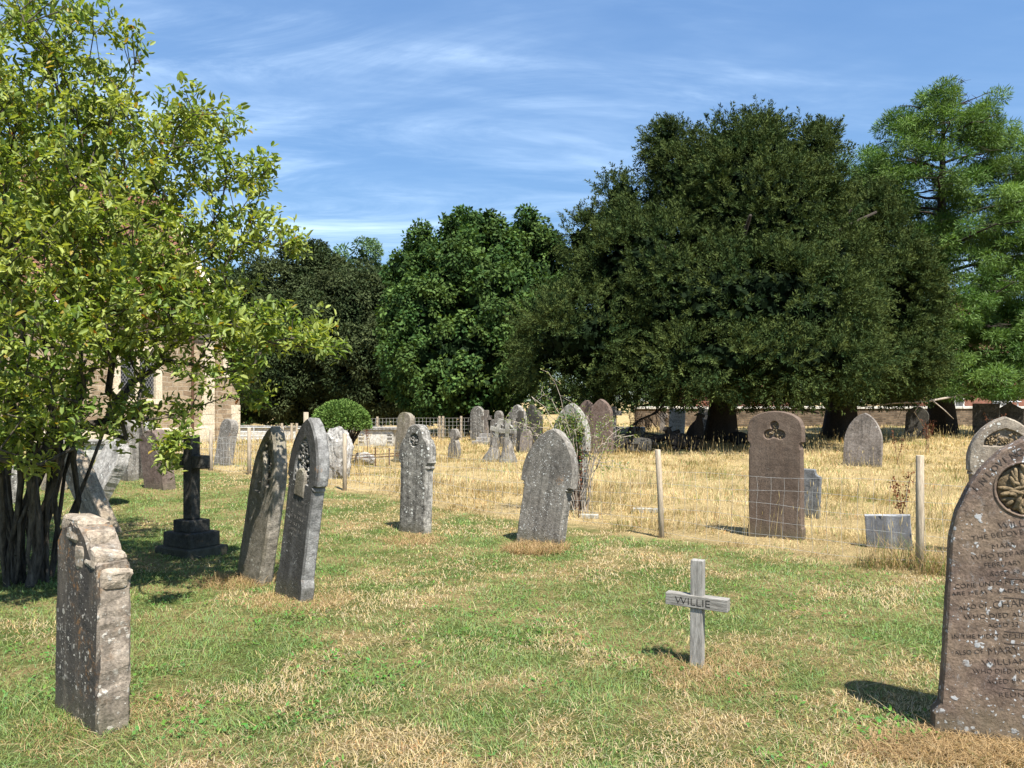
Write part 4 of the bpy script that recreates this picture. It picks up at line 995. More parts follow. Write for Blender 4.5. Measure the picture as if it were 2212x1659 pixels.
# brick outbuilding over the wall
tO = thing('outbuilding', 'low red brick outbuilding over the far wall behind the yew trunk', 'building', (X(1490, 54), 54, 0))
bm = bmesh.new(); box(bm, 0, 7, 0, 4, -0.2, 2.6); bm_obj('wall', bm, M_BRICK, tO)
bm = bmesh.new()
vs = [bm.verts.new(p) for p in ((-0.3, -0.4, 2.55), (7.3, -0.4, 2.55), (7.3, 4.4, 2.55), (-0.3, 4.4, 2.55), (-0.3, 2, 4.6), (7.3, 2, 4.6))]
for f in ((0, 1, 5, 4), (2, 3, 4, 5), (0, 4, 3), (1, 2, 5), (0, 3, 2, 1)): bm.faces.new([vs[i] for i in f])
bm_obj('roof', bm, M_TILE, tO)

# ------------------------------------------------------------------ church
th = math.atan2(0.83, 0.55)
tCh = thing('church', 'cream stone church with steep tiled roof and leaded window behind the shrub', 'church', (-11.45, 29.6, 0), (0, 0, th))
LC, WC, EV, RG = 16.0, 7.0, 5.0, 9.7
bm = bmesh.new()
wx0, wx1, wz0, wz1 = -3.75, -2.40, 1.72, 3.35
# south wall in panels round the window opening, then east/west gables and north wall
def quad(bm, *p): bm.faces.new([bm.verts.new(q) for q in p])
for (xa, xb, za, zb) in ((-LC, wx0, -0.3, EV), (wx1, 0, -0.3, EV), (wx0, wx1, -0.3, wz0), (wx0, wx1, wz1, EV)):
    quad(bm, (xa, 0, za), (xb, 0, za), (xb, 0, zb), (xa, 0, zb))
for xx in (0, -LC): quad(bm, (xx, 0, -0.3), (xx, WC, -0.3), (xx, WC, EV), (xx, WC / 2, RG - 0.1), (xx, 0, EV))
quad(bm, (-LC, WC, -0.3), (0, WC, -0.3), (0, WC, EV), (-LC, WC, EV))
bm_obj('wall', bm, M_CREAM, tCh)
bm = bmesh.new()
for s in (0, 1):
    y0 = -0.35 if s == 0 else WC + 0.35; y1 = WC / 2; ze = EV - 0.32
    p = [(-LC - 0.3, y0, ze), (0.12, y0, ze), (0.12, y1, RG), (-LC - 0.3, y1, RG)]
    quad(bm, *p); quad(bm, *[(q[0], q[1], q[2] + 0.14) for q in p])
    for i in range(4):
        a, b = p[i], p[(i + 1) % 4]; quad(bm, a, b, (b[0], b[1], b[2] + 0.14), (a[0], a[1], a[2] + 0.14))
rf = bm_obj('roof', bm, M_TILE, tCh)
bm = bmesh.new(); tube(bm, [(-LC - 0.3, WC / 2, RG + 0.13), (0.15, WC / 2, RG + 0.13)], 0.13, 8); bm_obj('ridge_tiles', bm, M_TILE, rf)
bm = bmesh.new()   # east verge coping stones
for s in (0, 1):
    y0 = -0.3 if s == 0 else WC + 0.3
    p0, p1 = Vector((0.13, y0, EV - 0.2)), Vector((0.13, WC / 2, RG + 0.1))
    for k in range(8):
        a, b = p0.lerp(p1, k / 8), p0.lerp(p1, (k + 0.96) / 8); tube(bm, [a, b], 0.2, 4)
bm_obj('gable_coping', bm, M_ASH, tCh)
bm = bmesh.new(); tube(bm, [(-LC, -0.42, EV - 0.28), (0.0, -0.42, EV - 0.28)], 0.07, 8); bm_obj('gutter', bm, M_WHITE, tCh)
bm = bmesh.new(); tube(bm, [(-1.0, -0.1, EV - 0.3), (-1.0, -0.1, 0.0)], 0.05, 8); bm_obj('downpipe', bm, RUST, tCh)
bm = bmesh.new(); box(bm, -LC, -0.3, -0.10, -0.002, -0.2, 0.62, 0.03); bm_obj('plinth', bm, M_ASH, tCh)
bm = bmesh.new()   # stepped buttress at the south-east corner
prof = [(0.0, -0.2), (1.05, -0.2), (1.05, 1.75), (0.58, 2.40), (0.58, 3.70), (0.06, 4.5), (0.0, 4.5)]
f0 = [bm.verts.new((x, -0.12, z)) for x, z in prof]; f1 = [bm.verts.new((x, 0.62, z)) for x, z in prof]
bm.faces.new(f0); bm.faces.new(list(reversed(f1)))
for i in range(len(prof)): j = (i + 1) % len(prof); bm.faces.new((f0[i], f0[j], f1[j], f1[i]))
bt = bm_obj('buttress', bm, M_CREAM, tCh)
bm = bmesh.new()   # quoins of pale ashlar, long and short
rr = random.Random(2); z = -0.1
while z < 4.3:
    h = rr.uniform(0.30, 0.42); w = rr.uniform(0.35, 0.75)
    xo = 1.05 if z + h < 1.75 else (0.58 if z > 2.3 and z + h < 3.7 else None)
    if xo: box(bm, xo - rr.uniform(0.25, 0.45), xo + 0.02, -0.14, rr.uniform(0.15, 0.5), z, z + h - 0.012, 0.008)
    box(bm, -w, -0.01, -0.03, 0.001, z, z + h - 0.012, 0.006); z += h
bm_obj('quoins', bm, M_ASH, bt)
# window
wn = thing('window', None, None); wn.parent = tCh
bm = bmesh.new()
box(bm, wx0 - 0.22, wx0 + 0.03, -0.04, 0.22, wz0 - 0.05, wz1 + 0.2, 0.01); box(bm, wx1 - 0.03, wx1 + 0.22, -0.04, 0.22, wz0 - 0.05, wz1 + 0.2, 0.01)
box(bm, wx0 - 0.22, wx1 + 0.22, -0.06, 0.22, wz0 - 0.25, wz0 - 0.052, 0.02); box(bm, wx0 + 0.032, wx1 - 0.032, -0.04, 0.22, wz1 - 0.03, wz1 + 0.2, 0.01)
xm = (wx0 + wx1) / 2; box(bm, xm - 0.07, xm + 0.07, 0.0, 0.2, wz0 - 0.05, wz1 - 0.032, 0.01)
wf = bm_obj('window_frame', bm, M_ASH, tCh)
bpy.data.objects.remove(wn)
def leaded():
    m, nt, out = mat_new('leaded_glass'); t = nd(nt, 'ShaderNodeTexCoord'); sp = nd(nt, 'ShaderNodeSeparateXYZ'); nt.links.new(t.outputs['Object'], sp.inputs[0])
    a = mathn(nt, 'ADD', mathn(nt, 'MULTIPLY', sp.outputs[0], 1.5), sp.outputs[2]); b = mathn(nt, 'SUBTRACT', mathn(nt, 'MULTIPLY', sp.outputs[0], 1.5), sp.outputs[2])
    ls = [smooth(nt, mathn(nt, 'ABSOLUTE', mathn(nt, 'SUBTRACT', mathn(nt, 'FRACT', mathn(nt, 'MULTIPLY', q, 6.0)), 0.5)), 0.07, 0.10) for q in (a, b)]
    g = mathn(nt, 'MULTIPLY', ls[0], ls[1])
    p = principled(nt, out, mixc(nt, g, (0.16, 0.16, 0.16), (0.018, 0.02, 0.024)), 0.15, None, spec=0.5)
    return m
bm = bmesh.new(); box(bm, wx0 + 0.032, xm - 0.072, 0.10, 0.13, wz0 - 0.05, wz1 - 0.032); box(bm, xm + 0.072, wx1 - 0.032, 0.10, 0.13, wz0 - 0.05, wz1 - 0.032)
bm_obj('leaded_panes', bm, leaded(), wf)

# ------------------------------------------------------------------ house, far right
tHs = thing('brick_house', 'red tiled brick house seen through the redwood boughs', 'house', (X(1985, 62), 62, 0), (0, 0, R(-8)))
bm = bmesh.new(); box(bm, 0, 15, 0, 8, -0.2, 5.2); bm_obj('wall', bm, M_BRICK, tHs)
bm = bmesh.new()
vs = [bm.verts.new(p) for p in ((-0.5, -0.5, 5.1), (15.5, -0.5, 5.1), (15.5, 8.5, 5.1), (-0.5, 8.5, 5.1), (1.5, 4, 8.8), (13.5, 4, 8.8))]
for f in ((0, 1, 5, 4), (2, 3, 4, 5), (0, 4, 3), (1, 2, 5), (0, 3, 2, 1)): bm.faces.new([vs[i] for i in f])
hr_ = bm_obj('roof', bm, M_TILE, tHs)
bm = bmesh.new(); box(bm, 4.2, 5.3, 3.4, 4.6, 7.5, 10.4); box(bm, 4.1, 5.4, 3.3, 4.7, 10.4, 10.6); bm_obj('chimney', bm, M_BRICK, hr_)
for xw, zw in ((2.0, 3.2), (5.5, 3.2), (9.0, 3.2), (2.0, 0.9), (5.5, 0.9), (9.0, 0.9)):
    bm = bmesh.new(); box(bm, xw, xw + 1.4, -0.06, -0.003, zw, zw + 1.3, 0.01); w_ = bm_obj('window', bm, M_WHITE, tHs)
    bm = bmesh.new(); box(bm, xw + 0.1, xw + 0.66, -0.075, -0.062, zw + 0.1, zw + 1.2); box(bm, xw + 0.74, xw + 1.3, -0.075, -0.062, zw + 0.1, zw + 1.2); bm_obj('pane', bm, S_H, w_)

# ------------------------------------------------------------------ trees
def skeleton_mesh(name, segs, mat, parent, sides=5):
    """segs: list of (p0, p1, r0, r1)"""
    P0_ = np.array([s[0] for s in segs], float); P1_ = np.array([s[1] for s in segs], float)
    r0 = np.array([s[2] for s in segs], float); r1 = np.array([s[3] for s in segs], float)
    t = unit(P1_ - P0_); ref = np.where(np.abs(t[:, 2:3]) > 0.9, np.array([[1.0, 0, 0]]), np.array([[0, 0, 1.0]]))
    a = unit(np.cross(t, ref)); b = np.cross(t, a); n = len(segs)
    v = np.empty((n, 2, sides, 3))
    for k in range(sides):
        c, s = math.cos(6.283185 * k / sides), math.sin(6.283185 * k / sides)
        v[:, 0, k] = P0_ + (a * c + b * s) * r0[:, None]; v[:, 1, k] = P1_ + (a * c + b * s) * r1[:, None]
    base = (np.arange(n) * 2 * sides)[:, None]
    f = [np.concatenate([base + k, base + (k + 1) % sides, base + sides + (k + 1) % sides, base + sides + k], 1) for k in range(sides)]
    return np_mesh(name, v.reshape(-1, 3), np.concatenate(f), mat, None, parent, True)
def grow(points, nodes, parents, rng, alpha=0.5, wig=0.08, rtip=0.004, pw=2.3, rmax=1.0, rmin=0.0):
    nb = len(nodes)
    """join each point to the nearest limb node lying nearer the root; returns segments with pipe-model radii"""
    nodes = [np.array(p, float) for p in nodes]; parents = list(parents); root = nodes[0]
    pts = np.array(points); order = np.argsort(np.linalg.norm(pts - root, axis=1))
    A = np.empty((len(nodes) + len(pts) * 4, 3)); A[:len(nodes)] = nodes; cnt = len(nodes)
    for i in order:
        p = pts[i]; dr = np.linalg.norm(A[:cnt] - root, axis=1); dp = np.linalg.norm(A[:cnt] - p, axis=1)
        cost = dp + np.where(dr > np.linalg.norm(p - root) * 0.97, 50, 0) + alpha * 0.0
        j = int(np.argmin(cost)); L = dp[j]; k = 1 if L < 0.35 else (2 if L < 0.8 else 3)
        prev = j; q0 = A[j].copy()
        for m in range(1, k + 1):
            q = q0 + (p - q0) * m / k
            if m < k: q = q + rng.normal(0, wig * L / k, 3) + np.array([0, 0, 0.05 * L])
            A[cnt] = q; parents.append(prev); prev = cnt; cnt += 1
    par = np.array(parents); w = np.zeros(cnt); kids = np.zeros(cnt, int)
    for i in range(1, cnt): kids[par[i]] += 1
    leafn = np.where(kids == 0)[0]; w[leafn] = rtip ** pw
    for i in range(cnt - 1, 0, -1): w[par[i]] += w[i]
    r = np.minimum(w ** (1 / pw), rmax); r[:nb] = np.maximum(r[:nb], rmin * rng.uniform(0.45, 1.2, nb))
    segs = [(A[par[i]], A[i], min(r[par[i]], r[i] * 1.6), r[i]) for i in range(1, cnt)]
    return segs, A[leafn]
def sphere_dirs(n, rng):
    return unit(rng.normal(0, 1, (n, 3)))
def lumpy_crown(tree, lobes, nsub, rsub, nleaf, L, Wd, pal, mat, seed, droop=0.3, out=0.6, zmin=1.0, inner=4000, shell=0.9, flatten=1.0, up=0.0, name='crown', cols_inner=0.4, ball=(-0.25, 0.55), rag=0.08):
    rng = np.random.default_rng(seed); inner = inner * 2
    C = np.array([l[0] for l in lobes], float); Rr = np.array([l[1] for l in lobes], float)
    area = np.array([(r[0] * r[1] + r[1] * r[2] + r[0] * r[2]) for r in Rr]); pr = area / area.sum()
    sc_, so_ = [], []
    while len(sc_) < nsub:
        i = rng.choice(len(C), p=pr); dd = sphere_dirs(1, rng)[0]
        p = C[i] + Rr[i] * dd * (shell + rng.normal(0, rag))
        if p[2] < zmin: continue
        q = np.linalg.norm((p - C) / Rr, axis=1); q[i] = 9
        if q.min() < 0.80: continue
        o = unit((dd / Rr[i])[None])[0]; sc_.append(p); so_.append(o)
    S = np.array(sc_); O = np.array(so_); rs = rsub * rng.uniform(0.6, 1.35, nsub)
    cnt = np.maximum(8, (nleaf * (rs / rsub) ** 2)).astype(int)
    idx = np.repeat(np.arange(nsub), cnt); n = len(idx)
    dd = sphere_dirs(n, rng); dt = (dd * O[idx]).sum(1); flip = dt < ball[0]; dd[flip] = dd[flip] - 2 * dt[flip][:, None] * O[idx][flip]
    rad = rs[idx] * (ball[1] + (1.06 - ball[1]) * np.sqrt(rng.random(n)))
    pos = S[idx] + dd * rad[:, None] * np.array([1, 1, flatten])
    ok = pos[:, 2] > zmin - 0.4; pos, dd, idx = pos[ok], dd[ok], idx[ok]; n = len(pos)
    dirn = dd * out + rng.normal(0, 0.45, (n, 3)) + np.array([0, 0, -droop + up])
    nrm = dd * 0.8 + rng.normal(0, 0.6, (n, 3)) + np.array([0, 0, 0.35])
    pal = np.array(pal); sub = rng.uniform(0.75, 1.25, nsub); tint = rng.random(nsub)
    t = np.clip(tint[idx] + rng.normal(0, 0.22, n), 0, 1)[:, None]
    col = (pal[0] * (1 - t) + pal[1] * t) * (sub[idx] * rng.uniform(0.7, 1.3, n))[:, None]
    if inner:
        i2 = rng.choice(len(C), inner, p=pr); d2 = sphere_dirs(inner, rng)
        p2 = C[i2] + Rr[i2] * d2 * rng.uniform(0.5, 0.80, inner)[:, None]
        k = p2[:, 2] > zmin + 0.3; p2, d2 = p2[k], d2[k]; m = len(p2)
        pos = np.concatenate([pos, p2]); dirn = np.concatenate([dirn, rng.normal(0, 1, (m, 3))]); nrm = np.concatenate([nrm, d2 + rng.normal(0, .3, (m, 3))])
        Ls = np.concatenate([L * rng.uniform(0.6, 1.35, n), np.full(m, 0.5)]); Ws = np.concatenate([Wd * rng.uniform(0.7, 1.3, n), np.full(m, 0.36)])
        col = np.concatenate([col, np.tile(pal[0] * cols_inner, (m, 1))])  # inner leaves darkened: the shade of the crown's depth put into their colour
    else: Ls, Ws = L * rng.uniform(0.6, 1.35, n), Wd * rng.uniform(0.7, 1.3, n)
    return leaves(pos, dirn, nrm, Ls, Ws, col, name, mat, tree), S
def spray_crown(tree, lobes, nb, rb_, per_b, per_s, slen, L, Wd, pal, mat, seed, zmin, inner, up=0.35):
    # boughs on the lobes, upswept feathery sprays on every bough, small needles-shoots along every spray
    rng = np.random.default_rng(seed)
    C = np.array([l[0] for l in lobes], float); Rr = np.array([l[1] for l in lobes], float)
    area = np.array([(r[0] * r[1] + r[1] * r[2] + r[0] * r[2]) for r in Rr]); pr = area / area.sum()
    B, O = [], []
    while len(B) < nb:
        i = rng.choice(len(C), p=pr); dd = sphere_dirs(1, rng)[0]; rr_ = np.maximum(Rr[i] - 0.85, Rr[i] * 0.45)
        p = C[i] + rr_ * dd * (1 + rng.normal(0, 0.05))
        if p[2] < zmin: continue
        q = np.linalg.norm((p - C) / Rr, axis=1); q[i] = 9
        if q.min() < 0.74: continue
        B.append(p); O.append(unit((dd / Rr[i])[None])[0])
    B, O = np.array(B), np.array(O); rs = rb_ * rng.uniform(0.6, 1.3, nb)
    ib = np.repeat(np.arange(nb), per_b); n = len(ib); dd = sphere_dirs(n, rng)
    dt = (dd * O[ib]).sum(1); fl = dt < -0.1; dd[fl] -= 2 * dt[fl][:, None] * O[ib][fl]
    st = B[ib] + dd * (rs[ib] * rng.uniform(0.25, 0.8, n))[:, None]
    ax = unit(dd * 0.75 + O[ib] * 0.25 + rng.normal(0, 0.22, (n, 3)) + np.array([0, 0, 1.0]) * (up + 0.5 * np.clip(O[ib][:, 2:3], -0.3, 1)))
    ln = slen * rng.uniform(0.6, 1.35, n)
    tone = np.clip(rng.normal(0.5, 0.28, n) + 0.25 * (rng.random(nb)[ib] - 0.5), 0, 1)
    js = np.repeat(np.arange(n), per_s); m = len(js); t = rng.random(m) ** 0.8
    side = unit(np.cross(ax[js], rng.normal(0, 1, (m, 3))))
    pos = st[js] + ax[js] * (ln[js] * t)[:, None] + side * (0.15 * slen * (1.15 - t) * rng.random(m))[:, None] - np.array([0, 0, 1.0]) * (0.22 * ln[js] * t * t)[:, None]
    ok = pos[:, 2] > zmin - 0.45; pos, js, t, side = pos[ok], js[ok], t[ok], side[ok]; m = len(pos)
    dirn = ax[js] * 0.8 + side * 0.75 + rng.normal(0, 0.2, (m, 3)); nrm = dd[js] + rng.normal(0, 0.6, (m, 3)) + np.array([0, 0, 0.4])
    pal = np.array(pal); tt = np.clip(tone[js] + 0.25 * (t - 0.5), 0, 1)[:, None]
    col = (pal[0] * (1 - tt) + pal[1] * tt) * rng.uniform(0.75, 1.25, m)[:, None]
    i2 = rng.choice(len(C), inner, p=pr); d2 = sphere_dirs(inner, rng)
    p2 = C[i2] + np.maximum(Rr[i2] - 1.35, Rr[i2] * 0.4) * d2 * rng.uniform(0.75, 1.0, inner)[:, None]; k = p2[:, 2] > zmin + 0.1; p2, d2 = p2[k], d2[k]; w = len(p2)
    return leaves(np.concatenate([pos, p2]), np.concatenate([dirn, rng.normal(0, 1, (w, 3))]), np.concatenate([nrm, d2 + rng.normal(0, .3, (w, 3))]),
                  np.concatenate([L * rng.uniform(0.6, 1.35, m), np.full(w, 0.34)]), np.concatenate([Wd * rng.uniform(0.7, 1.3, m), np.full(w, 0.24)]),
                  np.concatenate([col, np.tile(pal[0] * 0.4, (w, 1))]), 'crown', mat, tree)  # filler leaves carry the shade between sprays in their darker colour
def lob(u, v, d, ru, rv, rd):   # a crown lobe given by picture position, distance and radii (picture units, metres deep)
    return ((X(u, d), d, Z(v, d)), (ru / FU * d, rd, rv / FU * d))
def trunk(tree, base, top, r0, r1, flare=1.6, mat=BARK, bend=0.15, seed=1, ribs=0.12):
    bm = bmesh.new(); rr = random.Random(seed); b, t_ = Vector(base), Vector(top); n = 9; pts, rad = [], []
    for i in range(n):
        s = i / (n - 1); p = b.lerp(t_, s) + Vector((math.sin(s * 4 + seed) * bend * s, math.cos(s * 3 + seed) * bend * s, 0)); pts.append(p)
        rad.append(r0 + (r1 - r0) * s + r0 * (flare - 1) * math.exp(-s * 9))
    tube(bm, pts, rad, 16)
    for v in bm.verts:
        c = b.lerp(t_, max(0, min(1, (v.co.z - b.z) / (t_.z - b.z)))); o = v.co - c; o.z = 0
        a = math.atan2(o.y, o.x); v.co += o * ribs * (math.sin(a * 5 + seed) + 0.6 * math.sin(a * 9 + v.co.z * 0.6))
    return bm_obj('trunk', bm, mat, tree, True)
def limbs(tree, segs_pts, mat=BARK):
    bm = bmesh.new()
    for pts, rad in segs_pts: tube(bm, pts, rad, 7)
    return bm_obj('limbs', bm, mat, tree, True)

YEWPAL = ((0.015, 0.034, 0.011), (0.070, 0.092, 0.026))
# main yew
dY = 29.5
tY = thing('yew_tree', 'huge dark domed yew with a thick black trunk in the churchyard', 'tree', (X(1556, dY), dY, 0))
trunk(tY, (0, 0, -0.2), (0.2, 0, 5.5), 0.50, 0.42, 1.75, BARK, 0.1, 2, 0.08)
lobY = [lob(1600, 505, 29.5, 205, 225, 5.2), lob(1400, 640, 29.0, 185, 200, 5.2), lob(1262, 745, 28.5, 172, 145, 4.8), lob(1560, 790, 27.5, 330, 90, 6.6), lob(1560, 690, 28.0, 300, 175, 6.3), lob(1470, 400, 29.5, 72, 110, 2.8), lob(1720, 400, 29.5, 82, 130, 3.2), lob(1600, 338, 29.5, 150, 70, 3.2), lob(1700, 345, 29.5, 75, 60, 2.4), lob(1370, 500, 29.5, 80, 100, 2.6), lob(1290, 600, 29.0, 66, 90, 2.6), lob(1745, 640, 29.5, 130, 200, 4.6), lob(1440, 315, 29.5, 38, 48, 1.5), lob(1560, 312, 29.5, 50, 44, 1.6), lob(1660, 308, 29.5, 50, 44, 1.6), lob(1770, 330, 29.5, 36, 60, 1.4), lob(1345, 430, 29.5, 50, 50, 1.8), lob(1260, 520, 29.5, 40, 50, 1.6)]
loc = np.array([X(1556, dY), dY, 0])
rel = lambda lobs: [((np.array(c) - loc), r) for c, r in lobs]
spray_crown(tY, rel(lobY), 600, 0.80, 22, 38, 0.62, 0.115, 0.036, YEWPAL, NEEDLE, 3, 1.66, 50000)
rl = []
for k in range(12):
    a = k * 0.55 + 0.2; L = 3.5 + (k % 3) * 1.2
    rl.append(([(0.1, 0, 2.0 + 0.25 * k), (math.cos(a) * L * 0.5, math.sin(a) * L * 0.5, 3.0 + 0.4 * k), (math.cos(a) * L, math.sin(a) * L, 3.3 + 0.5 * k)], [0.18, 0.12, 0.05]))
# low dead boughs showing beneath the crown
for (u0, v0, u1, v1, d, r) in ((1470, 850, 1370, 880, 26, 0.035), (1440, 868, 1395, 903, 26.5, 0.03), (1700, 872, 1770, 893, 27, 0.05)):
    p0 = np.array([X(u0, d), d, Z(v0, d)]) - loc; p1 = np.array([X(u1, d), d, Z(v1, d)]) - loc
    rl.append(([tuple(p0 + np.array([0, 1, 0.3])), tuple((p0 + p1) / 2 + np.array([0, 0, -0.05])), tuple(p1)], [r * 1.3, r, r * 0.5]))
limbs(tY, rl)
# second yew
dY2 = 33.0; loc = np.array([X(1815, dY2), dY2, 0])
tY2 = thing('yew_tree', 'narrower dark yew joining the right side of the domed yew', 'tree', tuple(loc))
trunk(tY2, (0, 0, -0.2), (0.2, 0, 5), 0.62, 0.40, 1.45, BARK, 0.1, 5, 0.08)
lobY2 = [lob(1865, 650, 32.5, 100, 210, 4.2), lob(1850, 490, 33, 70, 105, 3.0), lob(1828, 420, 33, 28, 50, 1.2), lob(1930, 690, 32.0, 75, 200, 3.4), lob(1880, 790, 31.5, 130, 85, 4.0)]
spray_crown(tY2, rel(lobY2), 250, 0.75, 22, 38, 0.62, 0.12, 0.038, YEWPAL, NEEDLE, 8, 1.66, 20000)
# dead brushwood hanging under the yew, left
tDb = thing('dead_bough', 'bare drooping dead bough with comb-like twigs under the yew', 'bough', (0, 0, 0))
d = 25.8; segs = []; rr = random.Random(8); P = lambda u, v: np.array([X(u, d), d, Z(v, d)])
spine = [P(1438, 868), P(1418, 892), P(1385, 905), P(1362, 922), P(1350, 950)]
for a, b in zip(spine[:-1], spine[1:]): segs.append((a, b, 0.035, 0.03))
for k in range(46):
    s = rr.uniform(0.2, 3.99); i = int(s); p = spine[i] + (spine[i + 1] - spine[i]) * (s - i); q = p + np.array([rr.uniform(-0.1, 0.5), rr.uniform(-.3, .3), -rr.uniform(0.3, 0.7)])
    segs.append((p, q, 0.010, 0.005))
skeleton_mesh('twigs', segs, BARK, tDb, 4)

# maple, centre
dM = 37.0; loc = np.array([X(1010, dM), dM, 0])
tMp = thing('maple_tree', 'broad leafy mid green deciduous tree left of the domed yew', 'tree', tuple(loc))
trunk(tMp, (0, 0, -0.2), (0, 0, 7), 0.4, 0.2, 1.4)
lobM = [lob(1000, 620, 37, 125, 100, 3.2), lob(930, 700, 36.5, 95, 110, 3.0), lob(1080, 700, 36, 130, 130, 3.4), lob(1150, 620, 38, 60, 95, 2.2), lob(1000, 800, 35.5, 160, 120, 3.6), lob(895, 620, 38, 42, 75, 1.6), lob(1190, 640, 39, 45, 90, 2), lob(950, 560, 37.5, 62, 58, 1.6), lob(1075, 550, 37.5, 72, 58, 1.9), lob(1010, 540, 37.5, 60, 45, 1.6), lob(915, 520, 37, 26, 34, 0.9), lob(990, 492, 37, 30, 26, 1), lob(1050, 490, 37, 26, 24, 1), lob(1145, 510, 37.5, 30, 40, 1), lob(870, 590, 37, 24, 34, 0.9), lob(1190, 540, 38, 24, 30, 0.9)]
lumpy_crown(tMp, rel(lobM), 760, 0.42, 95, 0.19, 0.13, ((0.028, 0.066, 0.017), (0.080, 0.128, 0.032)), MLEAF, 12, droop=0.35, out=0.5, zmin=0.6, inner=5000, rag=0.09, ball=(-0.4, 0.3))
# dark conifers, left of centre
for (u0, d0, lobs, lab, sd, n1) in (
    (650, 56, [lob(640, 690, 56, 150, 130, 4.2), lob(660, 620, 56, 60, 92, 2.0), lob(760, 730, 54.5, 130, 150, 4.0), lob(600, 800, 54.5, 140, 100, 4.0), lob(820, 790, 53, 100, 110, 3.0), lob(560, 720, 57, 90, 100, 3)], 'dark olive evergreen with a blunt top beyond the chest tomb', 21, 260),
    (480, 58, [lob(480, 700, 58, 110, 110, 3.5), lob(430, 760, 58, 120, 120, 4), lob(540, 780, 57, 110, 110, 3.5)], 'dark evergreen standing directly behind the church gable', 22, 130)):
    loc = np.array([X(u0, d0), d0, float(gz(X(u0, d0), d0))])
    t = thing('evergreen_tree', lab, 'tree', tuple(loc))
    trunk(t, (0, 0, -0.2), (0, 0, 6), 0.4, 0.2)
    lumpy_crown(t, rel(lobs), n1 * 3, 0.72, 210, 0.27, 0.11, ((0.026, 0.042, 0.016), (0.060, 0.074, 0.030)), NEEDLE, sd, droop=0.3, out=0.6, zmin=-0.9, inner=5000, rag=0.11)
dB = 66; loc = np.array([X(775, dB), dB, -0.8])
t = thing('pale_tree', 'paler feathery tree top rising behind the dark evergreens', 'tree', tuple(loc))
trunk(t, (0, 0, -0.2), (0, 0, 8), 0.35, 0.12)
lumpy_crown(t, rel([lob(775, 590, dB, 40, 75, 2), lob(725, 600, dB, 40, 40, 1.4), lob(800, 680, dB, 60, 80, 2.4), lob(830, 690, dB, 30, 70, 2), lob(770, 760, dB, 90, 90, 3)]), 90, 0.75, 230, 0.30, 0.13, ((0.06, 0.12, 0.045), (0.10, 0.16, 0.07)), FEATHER, 31, zmin=0, inner=900)
# far woodland mass
rngw = np.random.default_rng(77)
lobs = []
for u in np.arange(-900, 3300, 110):
    dd_ = 95 + 10 * math.sin(u); hgt = 5.0 + 1.5 * math.sin(u * 0.013) + rngw.uniform(-0.8, 0.8)
    lobs.append(((X(u, dd_), dd_, hgt * 0.35), (6.5, 4, hgt * 0.65)))
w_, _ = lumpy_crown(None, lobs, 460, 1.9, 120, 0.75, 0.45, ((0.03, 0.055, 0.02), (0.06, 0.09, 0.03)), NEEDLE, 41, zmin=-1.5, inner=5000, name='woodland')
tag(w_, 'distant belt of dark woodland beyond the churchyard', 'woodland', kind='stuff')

# redwood / swamp cypress, right
dRw = 36.0; loc = np.array([X(2032, dRw), dRw, 0]); rw = np.random.default_rng(55)
tRw = thing('redwood_tree', 'tall feathery bright green conifer with layered boughs at the right', 'tree', tuple(loc))
trunk(tRw, (0, 0, -0.2), (0.1, 0, 16.2), 0.42, 0.05, 1.8, BARK, 0.1, 4, 0.1)
segs = []; fp_, fo_ = [], []
zt = 16.6
def rprof(z):
    s = z / zt
    return np.interp(s, [0.08, 0.2, 0.4, 0.6, 0.72, 0.85, 0.95, 1.0], [4.3, 4.6, 4.5, 3.9, 3.5, 2.6, 1.3, 0.25])
z = 1.9; k = 0
while z < zt - 0.3:
    a = k * 2.4 + rw.uniform(-0.4, 0.4); L = rprof(z) * rw.uniform(0.72, 1.12); rise = 0.10 + 0.30 * (z / zt)
    if math.cos(a) < -0.1 and z < 10.5: L *= 0.62
    p0 = np.array([0, 0, z]); dirh = np.array([math.cos(a), math.sin(a), 0])
    prev = p0; r_ = 0.022 + 0.016 * L
    for j in range(1, 6):
        s = j / 5; q = p0 + dirh * L * s + np.array([0, 0, L * (rise * s - 0.16 * s * s)]) + rw.normal(0, 0.06, 3)
        segs.append((prev, q, r_ * (1 - 0.8 * (s - 0.2)), r_ * (1 - 0.8 * s) + 0.004))
        if s > 0.3:
            for _ in range(3):
                sd = np.cross(dirh, [0, 0, 1.0]) * rw.choice((-1, 1)); c = q + sd * rw.uniform(0.1, 0.65) * (0.5 + 0.22 * L) + dirh * rw.uniform(-0.2, 0.4) + np.array([0, 0, rw.uniform(-0.1, 0.15)])
                segs.append((q, c, 0.012, 0.005)); fp_.append(c); fo_.append(unit((c - p0)[None])[0])
        prev = q
    fp_.append(prev); fo_.append(dirh)
    z += 0.155 + 0.05 * rw.random(); k += 1
skeleton_mesh('limbs', segs, BARK, tRw, 5)
